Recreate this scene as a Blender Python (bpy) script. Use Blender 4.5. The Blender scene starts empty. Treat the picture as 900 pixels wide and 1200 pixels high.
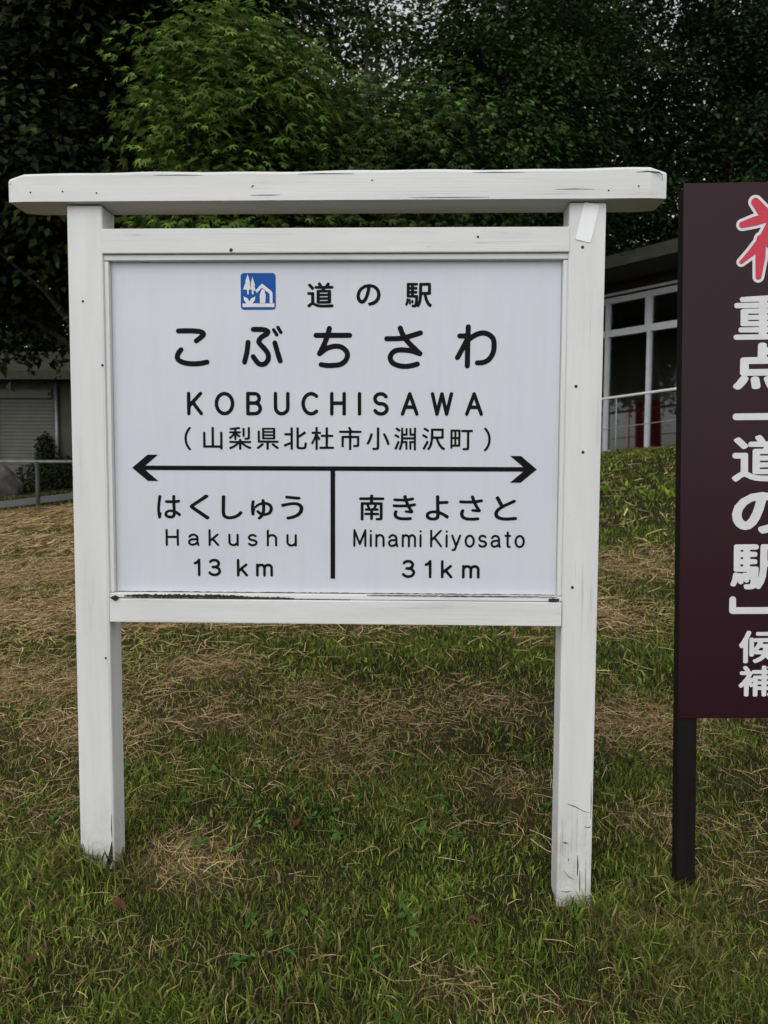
import bpy, bmesh, math, random
import numpy as np
from mathutils import Vector, Matrix

R = math.radians
rng = np.random.default_rng(7)
random.seed(7)
scene = bpy.context.scene
col = scene.collection

# ------------------------------------------------------------------ camera, world, sun, exposure
CAM = Vector((0.2184, -2.3282, 1.15))
YAW, PITCH, ROLL = 0.0291, 0.06525, 0.00394
cd = bpy.data.cameras.new('camera')
cam = bpy.data.objects.new('camera', cd)
col.objects.link(cam)
cd.sensor_fit = 'VERTICAL'
cd.sensor_height = 36.0
cd.lens = 915.0 / 1200.0 * 36.0
cd.clip_start = 0.05
cd.clip_end = 900
cd.dof.use_dof = True
cd.dof.focus_distance = 2.36
cd.dof.aperture_fstop = 6.3
_r = Vector((math.cos(YAW), math.sin(YAW), 0))
_f = Vector((-math.sin(YAW), math.cos(YAW), 0))
_u = Vector((0, 0, 1))
f2 = _f * math.cos(PITCH) - _u * math.sin(PITCH)
u2 = _u * math.cos(PITCH) + _f * math.sin(PITCH)
r3 = _r * math.cos(ROLL) + u2 * math.sin(ROLL)
u3 = u2 * math.cos(ROLL) - _r * math.sin(ROLL)
cam.matrix_world = Matrix(((r3.x, u3.x, -f2.x, CAM.x), (r3.y, u3.y, -f2.y, CAM.y), (r3.z, u3.z, -f2.z, CAM.z), (0, 0, 0, 1)))
scene.camera = cam

SUN_EL, SUN_AZ = 52.0, 200.0          # degrees; azimuth clockwise from +Y: behind the camera, slightly to its left
world = bpy.data.worlds.new('World')
scene.world = world
world.use_nodes = True
wn = world.node_tree.nodes
wl = world.node_tree.links
bg = wn['Background']
sky = wn.new('ShaderNodeTexSky')
sky.sky_type = 'NISHITA'
sky.sun_disc = False
sky.sun_elevation = R(SUN_EL)
sky.sun_rotation = R(SUN_AZ)
sky.air_density = 1.0
sky.dust_density = 1.0
sky.ozone_density = 1.0
hs = wn.new('ShaderNodeHueSaturation')
hs.inputs['Saturation'].default_value = 0.10
wl.new(sky.outputs[0], hs.inputs['Color'])
wl.new(hs.outputs[0], bg.inputs['Color'])
bg.inputs['Strength'].default_value = 0.15

sd = bpy.data.lights.new('sun', 'SUN')
sun = bpy.data.objects.new('sun', sd)
col.objects.link(sun)
sd.energy = 0.5
sd.angle = R(60)
sd.color = (1.0, 0.97, 0.93)
_e, _a = R(SUN_EL), R(SUN_AZ)
sdir = Vector((math.cos(_e) * math.sin(_a), math.cos(_e) * math.cos(_a), math.sin(_e)))
sun.rotation_euler = sdir.to_track_quat('Z', 'Y').to_euler()
sun.location = (-3, -6, 12)

scene.view_settings.view_transform = 'Standard'
scene.view_settings.look = 'None'
scene.view_settings.gamma = 1.0
scene.view_settings.exposure = 0.56
scene.render.engine = 'CYCLES'
scene.cycles.use_denoising = True
scene.cycles.max_bounces = 6

# ------------------------------------------------------------------ materials
def new_mat(name):
    m = bpy.data.materials.new(name)
    m.use_nodes = True
    nt = m.node_tree
    return m, nt, nt.nodes, nt.links, nt.nodes['Principled BSDF']

def ramp(nodes, stops):
    r = nodes.new('ShaderNodeValToRGB')
    el = r.color_ramp.elements
    while len(el) > 1:
        el.remove(el[-1])
    el[0].position = stops[0][0]
    el[0].color = (*stops[0][1], 1)
    for p, c in stops[1:]:
        e = el.new(p)
        e.color = (*c, 1)
    return r

def noise(nodes, links, scale, detail=4, rough=0.6, stretch=None, coord='Object'):
    tc = nodes.new('ShaderNodeTexCoord')
    mp = nodes.new('ShaderNodeMapping')
    if stretch:
        mp.inputs['Scale'].default_value = stretch
    n = nodes.new('ShaderNodeTexNoise')
    n.inputs['Scale'].default_value = scale
    n.inputs['Detail'].default_value = detail
    n.inputs['Roughness'].default_value = rough
    links.new(tc.outputs[coord], mp.inputs['Vector'])
    links.new(mp.outputs[0], n.inputs['Vector'])
    return n

def bump(nodes, links, src, bsdf, strength=0.3, dist=0.01):
    b = nodes.new('ShaderNodeBump')
    b.inputs['Strength'].default_value = strength
    b.inputs['Distance'].default_value = dist
    links.new(src, b.inputs['Height'])
    links.new(b.outputs[0], bsdf.inputs['Normal'])

def mottled(name, c1, c2, rough=0.7, scale=6.0, stretch=None, bs=0.25, bd=0.01, metal=0.0, spec=0.4):
    m, nt, N, L, P = new_mat(name)
    n = noise(N, L, scale, 5, 0.62, stretch)
    rp = ramp(N, [(0.3, c1), (0.7, c2)])
    L.new(n.outputs['Fac'], rp.inputs[0])
    L.new(rp.outputs[0], P.inputs['Base Color'])
    P.inputs['Roughness'].default_value = rough
    P.inputs['Metallic'].default_value = metal
    P.inputs['Specular IOR Level'].default_value = spec
    if bs:
        bump(N, L, n.outputs['Fac'], P, bs, bd)
    return m

def painted_wood(name, stretch):
    """white gloss paint on timber: dull soiling, fine grain relief, a few chips down to grey wood"""
    m, nt, N, L, P = new_mat(name)
    dirt = noise(N, L, 5.0, 6, 0.65, stretch)
    base = ramp(N, [(0.26, (0.50, 0.495, 0.465)), (0.40, (0.635, 0.635, 0.62)), (0.58, (0.68, 0.68, 0.67)), (0.8, (0.725, 0.725, 0.72))])
    L.new(dirt.outputs['Fac'], base.inputs[0])
    chip = noise(N, L, 26.0, 6, 0.72, stretch)
    cm = ramp(N, [(0.70, (0, 0, 0)), (0.715, (1, 1, 1))])
    L.new(chip.outputs['Fac'], cm.inputs[0])
    # hairline cracks along the grain, in some places only
    fine = tuple(v * (0.12 if v < 1 else 3.2) for v in stretch)
    cn = noise(N, L, 9.0, 3, 0.55, fine)
    cr = ramp(N, [(0.4905, (0, 0, 0)), (0.497, (1, 1, 1)), (0.503, (1, 1, 1)), (0.5095, (0, 0, 0))])
    L.new(cn.outputs['Fac'], cr.inputs[0])
    wn_ = noise(N, L, 3.0, 3, 0.6)
    wm = ramp(N, [(0.52, (0, 0, 0)), (0.66, (0.55, 0.55, 0.55))])
    L.new(wn_.outputs['Fac'], wm.inputs[0])
    ck = N.new('ShaderNodeMath'); ck.operation = 'MULTIPLY'
    L.new(cr.outputs[0], ck.inputs[0]); L.new(wm.outputs[0], ck.inputs[1])
    wear = N.new('ShaderNodeMath'); wear.operation = 'MAXIMUM'
    L.new(ck.outputs[0], wear.inputs[0]); L.new(cm.outputs[0], wear.inputs[1])
    # soil splashed up from the lawn
    tc = N.new('ShaderNodeTexCoord'); sx = N.new('ShaderNodeSeparateXYZ')
    L.new(tc.outputs['Object'], sx.inputs[0])
    mr = N.new('ShaderNodeMapRange')
    mr.inputs[1].default_value = -0.10; mr.inputs[2].default_value = 0.30; mr.inputs[3].default_value = 0.85; mr.inputs[4].default_value = 0.0
    L.new(sx.outputs['Z'], mr.inputs[0])
    sn = noise(N, L, 22.0, 6, 0.75)
    sr = ramp(N, [(0.38, (0, 0, 0)), (0.72, (1, 1, 1))])
    L.new(sn.outputs['Fac'], sr.inputs[0])
    sp = N.new('ShaderNodeMath'); sp.operation = 'MULTIPLY'
    L.new(mr.outputs[0], sp.inputs[0]); L.new(sr.outputs[0], sp.inputs[1])
    m1 = N.new('ShaderNodeMixRGB'); m1.inputs[2].default_value = (0.20, 0.165, 0.11, 1)
    L.new(sp.outputs[0], m1.inputs[0]); L.new(base.outputs[0], m1.inputs[1])
    mx = N.new('ShaderNodeMixRGB')
    mx.inputs[2].default_value = (0.13, 0.12, 0.105, 1)
    L.new(wear.outputs[0], mx.inputs[0])
    L.new(m1.outputs[0], mx.inputs[1])
    L.new(mx.outputs[0], P.inputs['Base Color'])
    P.inputs['Roughness'].default_value = 0.45
    P.inputs['Specular IOR Level'].default_value = 0.4
    grain = noise(N, L, 40.0, 5, 0.65, fine)
    add = N.new('ShaderNodeMath')
    add.operation = 'SUBTRACT'
    L.new(grain.outputs['Fac'], add.inputs[0])
    L.new(wear.outputs[0], add.inputs[1])
    bump(N, L, add.outputs[0], P, 0.35, 0.002)
    return m

def attr_leaf(name, translucent=0.25, rough=0.55, spec=0.25, attr='tint'):
    m, nt, N, L, P = new_mat(name)
    a = N.new('ShaderNodeAttribute')
    a.attribute_name = attr
    n = noise(N, L, 30.0, 3, 0.6)
    hv = N.new('ShaderNodeHueSaturation')
    mr = N.new('ShaderNodeMapRange')
    mr.inputs[3].default_value = 0.8
    mr.inputs[4].default_value = 1.2
    L.new(n.outputs['Fac'], mr.inputs[0])
    L.new(mr.outputs[0], hv.inputs['Value'])
    L.new(a.outputs['Color'], hv.inputs['Color'])
    L.new(hv.outputs[0], P.inputs['Base Color'])
    P.inputs['Roughness'].default_value = rough
    P.inputs['Specular IOR Level'].default_value = spec
    if translucent:
        tr = N.new('ShaderNodeBsdfTranslucent')
        L.new(hv.outputs[0], tr.inputs['Color'])
        ms = N.new('ShaderNodeMixShader')
        ms.inputs[0].default_value = translucent
        L.new(P.outputs[0], ms.inputs[1])
        L.new(tr.outputs[0], ms.inputs[2])
        L.new(ms.outputs[0], N['Material Output'].inputs['Surface'])
    return m

M = {}
M['wood_v'] = painted_wood('white_paint_upright', (3.0, 3.0, 0.35))
M['wood_h'] = painted_wood('white_paint_level', (0.35, 3.0, 3.0))
M['bare_wood'] = mottled('rotten_bare_wood', (0.008, 0.007, 0.007), (0.05, 0.04, 0.035), 0.9, 40, None, 0.6, 0.004)
# the panel: white sheet, weakly glossy, with faint rain streaks
m, nt, N, L, P = new_mat('white_panel')
n1 = noise(N, L, 3.0, 4, 0.6, (1.0, 1, 0.8))
rp = ramp(N, [(0.3, (0.565, 0.588, 0.632)), (0.7, (0.60, 0.623, 0.662))])
L.new(n1.outputs['Fac'], rp.inputs[0])
n2 = noise(N, L, 9.0, 5, 0.7, (4.0, 1, 0.35))
rp2 = ramp(N, [(0.45, (1, 1, 1)), (0.85, (0.95, 0.95, 0.94))])
L.new(n2.outputs['Fac'], rp2.inputs[0])
mu = N.new('ShaderNodeMixRGB'); mu.blend_type = 'MULTIPLY'; mu.inputs[0].default_value = 1
L.new(rp.outputs[0], mu.inputs[1]); L.new(rp2.outputs[0], mu.inputs[2])
L.new(mu.outputs[0], P.inputs['Base Color'])
P.inputs['Roughness'].default_value = 0.38
M['panel'] = m
M['ink'] = mottled('black_vinyl', (0.005, 0.005, 0.006), (0.008, 0.008, 0.010), 0.6, 20, None, 0, spec=0.08)
M['blue'] = mottled('blue_vinyl', (0.006, 0.075, 0.30), (0.010, 0.09, 0.345), 0.5, 12, None, 0, spec=0.12)
M['white_vinyl'] = mottled('white_vinyl', (0.60, 0.60, 0.60), (0.70, 0.70, 0.70), 0.45, 14, None, 0)
M['red_vinyl'] = mottled('red_vinyl', (0.50, 0.022, 0.05), (0.58, 0.03, 0.065), 0.45, 10, None, 0)
M['tape'] = mottled('white_tape', (0.82, 0.83, 0.83), (0.88, 0.88, 0.88), 0.3, 20, None, 0.1, 0.001)
M['screw'] = mottled('rusty_screw', (0.02, 0.015, 0.012), (0.07, 0.05, 0.04), 0.7, 60, None, 0.3, 0.002, 0.3)
M['maroon'] = mottled('maroon_board', (0.0200, 0.0045, 0.0085), (0.0245, 0.0055, 0.0105), 0.36, 2.5, None, 0.03, 0.002, 0.0, 0.22)
M['dark_post'] = mottled('dark_brown_post', (0.006, 0.004, 0.004), (0.012, 0.008, 0.0075), 0.55, 18, (1, 1, .2), 0.2, 0.002, 0.0, 0.15)
M['aluminium'] = mottled('window_aluminium', (0.50, 0.51, 0.54), (0.60, 0.61, 0.64), 0.4, 6, None, 0.05, 0.002, 0.0)
M['rail_white'] = mottled('white_rail_paint', (0.62, 0.63, 0.63), (0.75, 0.75, 0.75), 0.4, 9, None, 0.1, 0.002)
M['galv'] = mottled('galvanised_pipe', (0.22, 0.23, 0.23), (0.34, 0.35, 0.35), 0.5, 9, None, 0.1, 0.002, 0.3)
M['fence_post'] = mottled('dull_post_paint', (0.05, 0.055, 0.05), (0.09, 0.095, 0.085), 0.7, 9, None, 0.1, 0.002)
M['dark_wall'] = mottled('dark_stained_boards', (0.014, 0.012, 0.010), (0.03, 0.026, 0.022), 0.8, 7, (1, 1, 6), 0.3, 0.01)
M['roof_metal'] = mottled('weathered_roof_metal', (0.016, 0.018, 0.012), (0.034, 0.036, 0.024), 0.8, 5, None, 0.15, 0.01)
M['fascia'] = mottled('mossy_fascia', (0.020, 0.022, 0.012), (0.038, 0.039, 0.022), 0.85, 9, None, 0.2, 0.01)
M['interior'] = mottled('interior_plaster', (0.34, 0.31, 0.25), (0.44, 0.40, 0.33), 0.9, 2, None, 0.1)
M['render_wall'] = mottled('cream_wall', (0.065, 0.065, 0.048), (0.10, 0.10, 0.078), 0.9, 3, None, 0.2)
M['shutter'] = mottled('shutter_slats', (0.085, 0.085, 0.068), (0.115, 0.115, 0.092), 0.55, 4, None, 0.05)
M['red_cloth'] = mottled('red_cloth', (0.35, 0.02, 0.025), (0.5, 0.035, 0.04), 0.85, 12, None, 0.3)
M['boulder'] = mottled('boulder_stone', (0.10, 0.085, 0.08), (0.24, 0.20, 0.19), 0.9, 5, None, 0.8, 0.05)
M['path'] = mottled('worn_asphalt', (0.11, 0.11, 0.11), (0.18, 0.175, 0.17), 0.9, 9, None, 0.5, 0.01)
M['bark'] = mottled('dark_bark', (0.022, 0.018, 0.014), (0.06, 0.05, 0.04), 0.95, 14, (2, 2, .4), 0.8, 0.03)
M['pale_bark'] = mottled('pale_bark', (0.12, 0.11, 0.09), (0.24, 0.22, 0.18), 0.95, 10, (2, 2, .4), 0.6, 0.02)
M['leaf'] = attr_leaf('tree_leaf', 0.25, 0.6, 0.1)
M['grass'] = attr_leaf('grass_blade', 0.3, 0.6, 0.12)
M['straw'] = attr_leaf('straw', 0.1, 0.75, 0.15)
# window glass: a mirror-like film over a clear pane
m, nt, N, L, P = new_mat('window_glass')
N.remove(P)
fr = N.new('ShaderNodeFresnel'); fr.inputs['IOR'].default_value = 1.5
gl = N.new('ShaderNodeBsdfGlossy'); gl.inputs['Roughness'].default_value = 0.03
tp = N.new('ShaderNodeBsdfTransparent'); tp.inputs['Color'].default_value = (0.72, 0.75, 0.74, 1)
ms = N.new('ShaderNodeMixShader')
L.new(fr.outputs[0], ms.inputs[0]); L.new(tp.outputs[0], ms.inputs[1]); L.new(gl.outputs[0], ms.inputs[2])
L.new(ms.outputs[0], N['Material Output'].inputs['Surface'])
M['glass'] = m
# soil under the lawn
m, nt, N, L, P = new_mat('lawn_soil')
n1 = noise(N, L, 1.3, 6, 0.7)
rp = ramp(N, [(0.3, (0.022, 0.028, 0.008)), (0.48, (0.032, 0.034, 0.012)), (0.6, (0.045, 0.036, 0.018)), (0.75, (0.08, 0.056, 0.03))])
L.new(n1.outputs['Fac'], rp.inputs[0])
n2 = noise(N, L, 45, 5, 0.75)
rp2 = ramp(N, [(0.3, (0.35, 0.35, 0.35)), (0.7, (1.2, 1.2, 1.2))])
L.new(n2.outputs['Fac'], rp2.inputs[0])
mu = N.new('ShaderNodeMixRGB'); mu.blend_type = 'MULTIPLY'; mu.inputs[0].default_value = 1
L.new(rp.outputs[0], mu.inputs[1]); L.new(rp2.outputs[0], mu.inputs[2])
hay_at = N.new('ShaderNodeAttribute'); hay_at.attribute_name = 'tint'
n3 = noise(N, L, 70, 4, 0.7, (1, 3, 1))
rp3 = ramp(N, [(0.3, (0.08, 0.056, 0.028)), (0.55, (0.21, 0.15, 0.075)), (0.75, (0.36, 0.26, 0.14))])
L.new(n3.outputs['Fac'], rp3.inputs[0])
mh = N.new('ShaderNodeMixRGB')
L.new(hay_at.outputs['Fac'], mh.inputs[0]); L.new(mu.outputs[0], mh.inputs[1]); L.new(rp3.outputs[0], mh.inputs[2])
L.new(mh.outputs[0], P.inputs['Base Color'])
P.inputs['Roughness'].default_value = 0.95
P.inputs['Specular IOR Level'].default_value = 0.1
bump(N, L, n2.outputs['Fac'], P, 0.8, 0.03)
M['soil'] = m

# ------------------------------------------------------------------ helpers
def tag(o, label=None, cat=None, group=None, kind=None):
    if label: o['label'] = label
    if cat: o['category'] = cat
    if group: o['group'] = group
    if kind: o['kind'] = kind
    return o

def empty(name, loc, label, cat, group=None, rot=(0, 0, 0)):
    o = bpy.data.objects.new(name, None)
    o.empty_display_size = 0.1
    o.location = loc
    o.rotation_euler = rot
    col.objects.link(o)
    return tag(o, label, cat, group)

def root_loc(p):
    v = Vector((0, 0, 0))
    while p is not None:
        v += p.location
        p = p.parent
    return v

def link_mesh(name, me, mat, parent=None):
    o = bpy.data.objects.new(name, me)
    me.name = name
    if mat is not None:
        me.materials.clear()
        me.materials.append(mat)
    col.objects.link(o)
    o.parent = parent
    return o

def obj(name, bm, mat, parent=None, smooth=False):
    """bmesh given in scene coordinates -> mesh object under parent"""
    off = root_loc(parent)
    for v in bm.verts:
        v.co -= off
    me = bpy.data.meshes.new(name)
    bm.normal_update()
    bm.to_mesh(me)
    bm.free()
    if smooth:
        me.polygons.foreach_set('use_smooth', [True] * len(me.polygons))
    return link_mesh(name, me, mat, parent)

def box(bm, x0, x1, y0, y1, z0, z1, bev=0.0, seg=2):
    vs = [bm.verts.new(c) for c in ((x0, y0, z0), (x1, y0, z0), (x1, y1, z0), (x0, y1, z0), (x0, y0, z1), (x1, y0, z1), (x1, y1, z1), (x0, y1, z1))]
    fs = [bm.faces.new([vs[i] for i in q]) for q in ((0, 3, 2, 1), (4, 5, 6, 7), (0, 1, 5, 4), (1, 2, 6, 5), (2, 3, 7, 6), (3, 0, 4, 7))]
    if bev:
        es = list({e for f in fs for e in f.edges})
        bmesh.ops.bevel(bm, geom=es, offset=bev, segments=seg, profile=0.6, affect='EDGES')
    return bm

def nbox(*a, **k):
    return box(bmesh.new(), *a, **k)

def obox(bm, o, ax, ay, az, bev=0):
    """box from a corner and three edge vectors"""
    o, ax, ay, az = map(Vector, (o, ax, ay, az))
    c = [o, o + ax, o + ax + ay, o + ay]
    vs = [bm.verts.new(p) for p in c] + [bm.verts.new(p + az) for p in c]
    fs = [bm.faces.new([vs[i] for i in q]) for q in ((0, 3, 2, 1), (4, 5, 6, 7), (0, 1, 5, 4), (1, 2, 6, 5), (2, 3, 7, 6), (3, 0, 4, 7))]
    if bev:
        bmesh.ops.bevel(bm, geom=list({e for f in fs for e in f.edges}), offset=bev, segments=1, affect='EDGES')
    bmesh.ops.recalc_face_normals(bm, faces=bm.faces[:])
    return bm

def tube(bm, pts, rad, sides=8, caps=True):
    pts = [Vector(p) for p in pts]
    if not hasattr(rad, '__len__'):
        rad = [rad] * len(pts)
    rings = []
    for i, p in enumerate(pts):
        t = (pts[min(i + 1, len(pts) - 1)] - pts[max(i - 1, 0)]).normalized()
        a = t.orthogonal().normalized() if i == 0 else (a - t * a.dot(t)).normalized()
        b = t.cross(a)
        rings.append([bm.verts.new(p + (a * math.cos(2 * math.pi * k / sides) + b * math.sin(2 * math.pi * k / sides)) * rad[i]) for k in range(sides)])
    for i in range(len(rings) - 1):
        for k in range(sides):
            bm.faces.new((rings[i][k], rings[i][(k + 1) % sides], rings[i + 1][(k + 1) % sides], rings[i + 1][k]))
    if caps:
        bm.faces.new(rings[0][::-1])
        bm.faces.new(rings[-1])
    return bm

def np_mesh(name, verts, faces_flat, counts, tint=None):
    me = bpy.data.meshes.new(name)
    nv, nf = len(verts), len(counts)
    me.vertices.add(nv)
    me.vertices.foreach_set('co', np.ascontiguousarray(verts, np.float32).ravel())
    me.loops.add(len(faces_flat))
    me.loops.foreach_set('vertex_index', np.ascontiguousarray(faces_flat, np.int32))
    me.polygons.add(nf)
    st = np.concatenate(([0], np.cumsum(counts)[:-1])).astype(np.int32)
    me.polygons.foreach_set('loop_start', st)
    me.polygons.foreach_set('loop_total', np.ascontiguousarray(counts, np.int32))
    if tint is not None:
        at = me.color_attributes.new('tint', 'FLOAT_COLOR', 'POINT')
        at.data.foreach_set('color', np.concatenate((tint, np.ones((nv, 1))), 1).astype(np.float32).ravel())
    me.update(calc_edges=True)
    return me

_lat = rng.random((64, 64))
def vnoise(x, y):
    """smooth value noise on a 64-cell torus"""
    xi, yi = np.floor(x).astype(int), np.floor(y).astype(int)
    fx, fy = x - xi, y - yi
    fx, fy = fx * fx * (3 - 2 * fx), fy * fy * (3 - 2 * fy)
    g = lambda i, j: _lat[i % 64, j % 64]
    return (g(xi, yi) * (1 - fx) + g(xi + 1, yi) * fx) * (1 - fy) + (g(xi, yi + 1) * (1 - fx) + g(xi + 1, yi + 1) * fx) * fy

def fbm(x, y):
    return 0.5 * vnoise(x, y) + 0.3 * vnoise(x * 2.1 + 7, y * 2.1 + 3) + 0.2 * vnoise(x * 4.3 + 1, y * 4.3 + 9)

# ------------------------------------------------------------------ the ground
def height(x, y):
    x = np.asarray(x, float); y = np.asarray(y, float)
    a = -0.165 - 0.115 * np.tanh(x / 1.5)
    b = np.clip(0.95 + 0.106 * x, 0.10, 1.42)
    t = np.clip(y / 8.2, -0.6, None)
    t = np.where(t < 0.92, t, 0.92 + 0.08 * (1 - np.exp(-(t - 0.92) / 0.08)))
    h = a * (1 - t) + b * t
    h = h + 0.10 * np.clip(y - 9.6, 0, 3.2) / (1 + np.exp((x + 3) * 2.5))
    near = np.exp(-((y - 1) / 7) ** 2)
    return h + near * (0.03 * (fbm(x * 1.3 + 5, y * 1.3 + 8) - 0.5) + 0.012 * (fbm(x * 6, y * 6) - 0.5))

def hz(x, y):
    return float(height(x, y))

gx = np.unique(np.concatenate((np.linspace(-160, -14, 22), np.linspace(-14, -4, 40), np.linspace(-4, 5, 120), np.linspace(5, 14, 36), np.linspace(14, 160, 22))))
gy = np.unique(np.concatenate((np.linspace(-60, -5, 12), np.linspace(-5, -2, 20), np.linspace(-2, 5, 110), np.linspace(5, 14, 60), np.linspace(14, 300, 36))))
X, Y = np.meshgrid(gx, gy)
Vg = np.stack((X.ravel(), Y.ravel(), height(X, Y).ravel()), 1)
nx, ny = len(gx), len(gy)
ii = (np.arange(ny - 1)[:, None] * nx + np.arange(nx - 1)[None, :]).ravel()
Fg = np.stack((ii, ii + 1, ii + nx + 1, ii + nx), 1)
me = np_mesh('ground', Vg, Fg.ravel(), np.full(len(Fg), 4))
me.polygons.foreach_set('use_smooth', [True] * len(me.polygons))
g = link_mesh('ground', me, M['soil'])
tag(g, 'mown lawn rising as a bank behind the white sign', 'lawn', kind='structure')

# a narrow worn path past the fence
bm = bmesh.new()
prev = None
for k in range(40):
    x = -14 + k * 0.3
    y = 11.05 + 0.10 * (x + 6) + 0.08 * math.sin(x)
    w = 0.62
    a = bm.verts.new((x, y - w, hz(x, y - w) + 0.012))
    b = bm.verts.new((x, y + w, hz(x, y + w) + 0.012))
    if prev:
        bm.faces.new((prev[0], a, b, prev[1]))
    prev = (a, b)
o = obj('path', bm, M['path'])
tag(o, 'narrow grey worn path along the foot of the pipe fence', 'path', kind='structure')

# ------------------------------------------------------------------ lettering: glyph outlines -> rounded strokes
_gcache = {}
def glyph_segments(ch):
    if ch in _gcache:
        return _gcache[ch]
    cu = bpy.data.curves.new('glyph', 'FONT')
    cu.body = ch
    cu.fill_mode = 'NONE'
    cu.resolution_u = 4
    o = bpy.data.objects.new('glyph', cu)
    col.objects.link(o)
    bpy.context.view_layer.update()
    ev = o.evaluated_get(bpy.context.evaluated_depsgraph_get())
    me = ev.to_mesh()
    co = np.empty(len(me.vertices) * 3, np.float32); me.vertices.foreach_get('co', co)
    ed = np.empty(len(me.edges) * 2, np.int32); me.edges.foreach_get('vertices', ed)
    co = co.reshape(-1, 3)[:, :2].astype(float); ed = ed.reshape(-1, 2)
    ev.to_mesh_clear()
    bpy.data.objects.remove(o); bpy.data.curves.remove(cu)
    _gcache[ch] = (co[ed[:, 0]], co[ed[:, 1]])
    return _gcache[ch]

def sdf(A, B, P, closed=True, ra=None, rb=None):
    """signed distance of points P to segments A-B (closed outlines), or to capsules of radii ra..rb"""
    d = B - A
    L2 = np.maximum((d ** 2).sum(1), 1e-12)
    t = np.clip(((P[:, None, :] - A[None]) * d[None]).sum(2) / L2[None], 0, 1)
    q = P[:, None, :] - A[None] - t[:, :, None] * d[None]
    D = np.sqrt((q ** 2).sum(2))
    if not closed:
        return (D - (ra[None] + t * (rb - ra)[None])).min(1)
    c = ((A[None, :, 1] > P[:, 1:2]) != (B[None, :, 1] > P[:, 1:2]))
    with np.errstate(divide='ignore', invalid='ignore'):
        xi = A[None, :, 0] + (P[:, 1:2] - A[None, :, 1]) * d[None, :, 0] / d[None, :, 1]
    ins = (c & (P[:, 0:1] < xi)).sum(1) % 2 == 1
    D = D.min(1)
    return np.where(ins, -D, D)

def contours(F, xs, ys):
    """marching squares at zero; list of closed loops"""
    ins = F < 0
    ny, nx = F.shape
    cells = np.argwhere((ins[:-1, :-1] != ins[1:, 1:]) | (ins[:-1, 1:] != ins[1:, :-1]) | (ins[:-1, :-1] != ins[:-1, 1:]))
    nxt = {}
    pos = {}
    def pt(a, b):
        k = (a, b) if a < b else (b, a)
        if k not in pos:
            fa, fb = F[k[0]], F[k[1]]
            t = fa / (fa - fb)
            pos[k] = (xs[k[0][1]] * (1 - t) + xs[k[1][1]] * t, ys[k[0][0]] * (1 - t) + ys[k[1][0]] * t)
        return k
    for j, i in cells:
        j, i = int(j), int(i)
        c = [(j, i), (j, i + 1), (j + 1, i + 1), (j + 1, i)]
        s = [bool(ins[q]) for q in c]
        ent = [k for k in range(4) if s[k] and not s[(k + 1) % 4]]       # leaving the inside
        ext = [k for k in range(4) if not s[k] and s[(k + 1) % 4]]
        for e in ent:
            x = next(((e + q) % 4 for q in (1, 2, 3) if (e + q) % 4 in ext), None)
            if x is None:
                continue
            nxt[pt(c[e], c[(e + 1) % 4])] = pt(c[x], c[(x + 1) % 4])
    loops = []
    while nxt:
        k0, k = next(iter(nxt.items()))
        loop = [k0]
        del nxt[k0]
        while k in nxt:
            loop.append(k)
            k = nxt.pop(k)
        if len(loop) > 5:
            loops.append(np.array([pos[q] for q in loop]))
    return loops

def simplify(loop, tol):
    n = len(loop)
    keep = [0]
    for i in range(1, n - 1):
        a, b = loop[keep[-1]], loop[i + 1]
        d = b - a
        seg = loop[keep[-1] + 1:i + 1]
        l = math.hypot(*d) or 1e-9
        dev = np.abs((seg[:, 0] - a[0]) * d[1] - (seg[:, 1] - a[1]) * d[0]).max() / l
        if dev > tol:
            keep.append(i)
    keep.append(n - 1)
    return loop[keep]

_rcache = {}
def rounded_glyph(ch, ero, grow, n=104):
    """outline of a character thinned by ero and regrown by ero+grow: round stroke ends, chosen weight"""
    key = (ch, ero, grow)
    if key in _rcache:
        return _rcache[key]
    A, B = glyph_segments(ch)
    lo = np.minimum(A.min(0), B.min(0)) - grow - 0.05
    hi = np.maximum(A.max(0), B.max(0)) + grow + 0.05
    h = max(hi - lo) / n
    xs = np.arange(lo[0], hi[0] + h, h); ys = np.arange(lo[1], hi[1] + h, h)
    P = np.stack(np.meshgrid(xs, ys), 2).reshape(-1, 2)
    D = sdf(A, B, P).reshape(len(ys), len(xs))
    if ero > 0:
        lp = [simplify(l, 0.002) for l in contours(D + ero, xs, ys)]
        if lp:
            A2 = np.concatenate(lp); B2 = np.concatenate([np.roll(l, -1, 0) for l in lp])
            D = sdf(A2, B2, P).reshape(len(ys), len(xs)) - ero
    lp = [simplify(l, 0.0025) for l in contours(D - grow, xs, ys)]
    _rcache[key] = lp
    return lp

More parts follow.
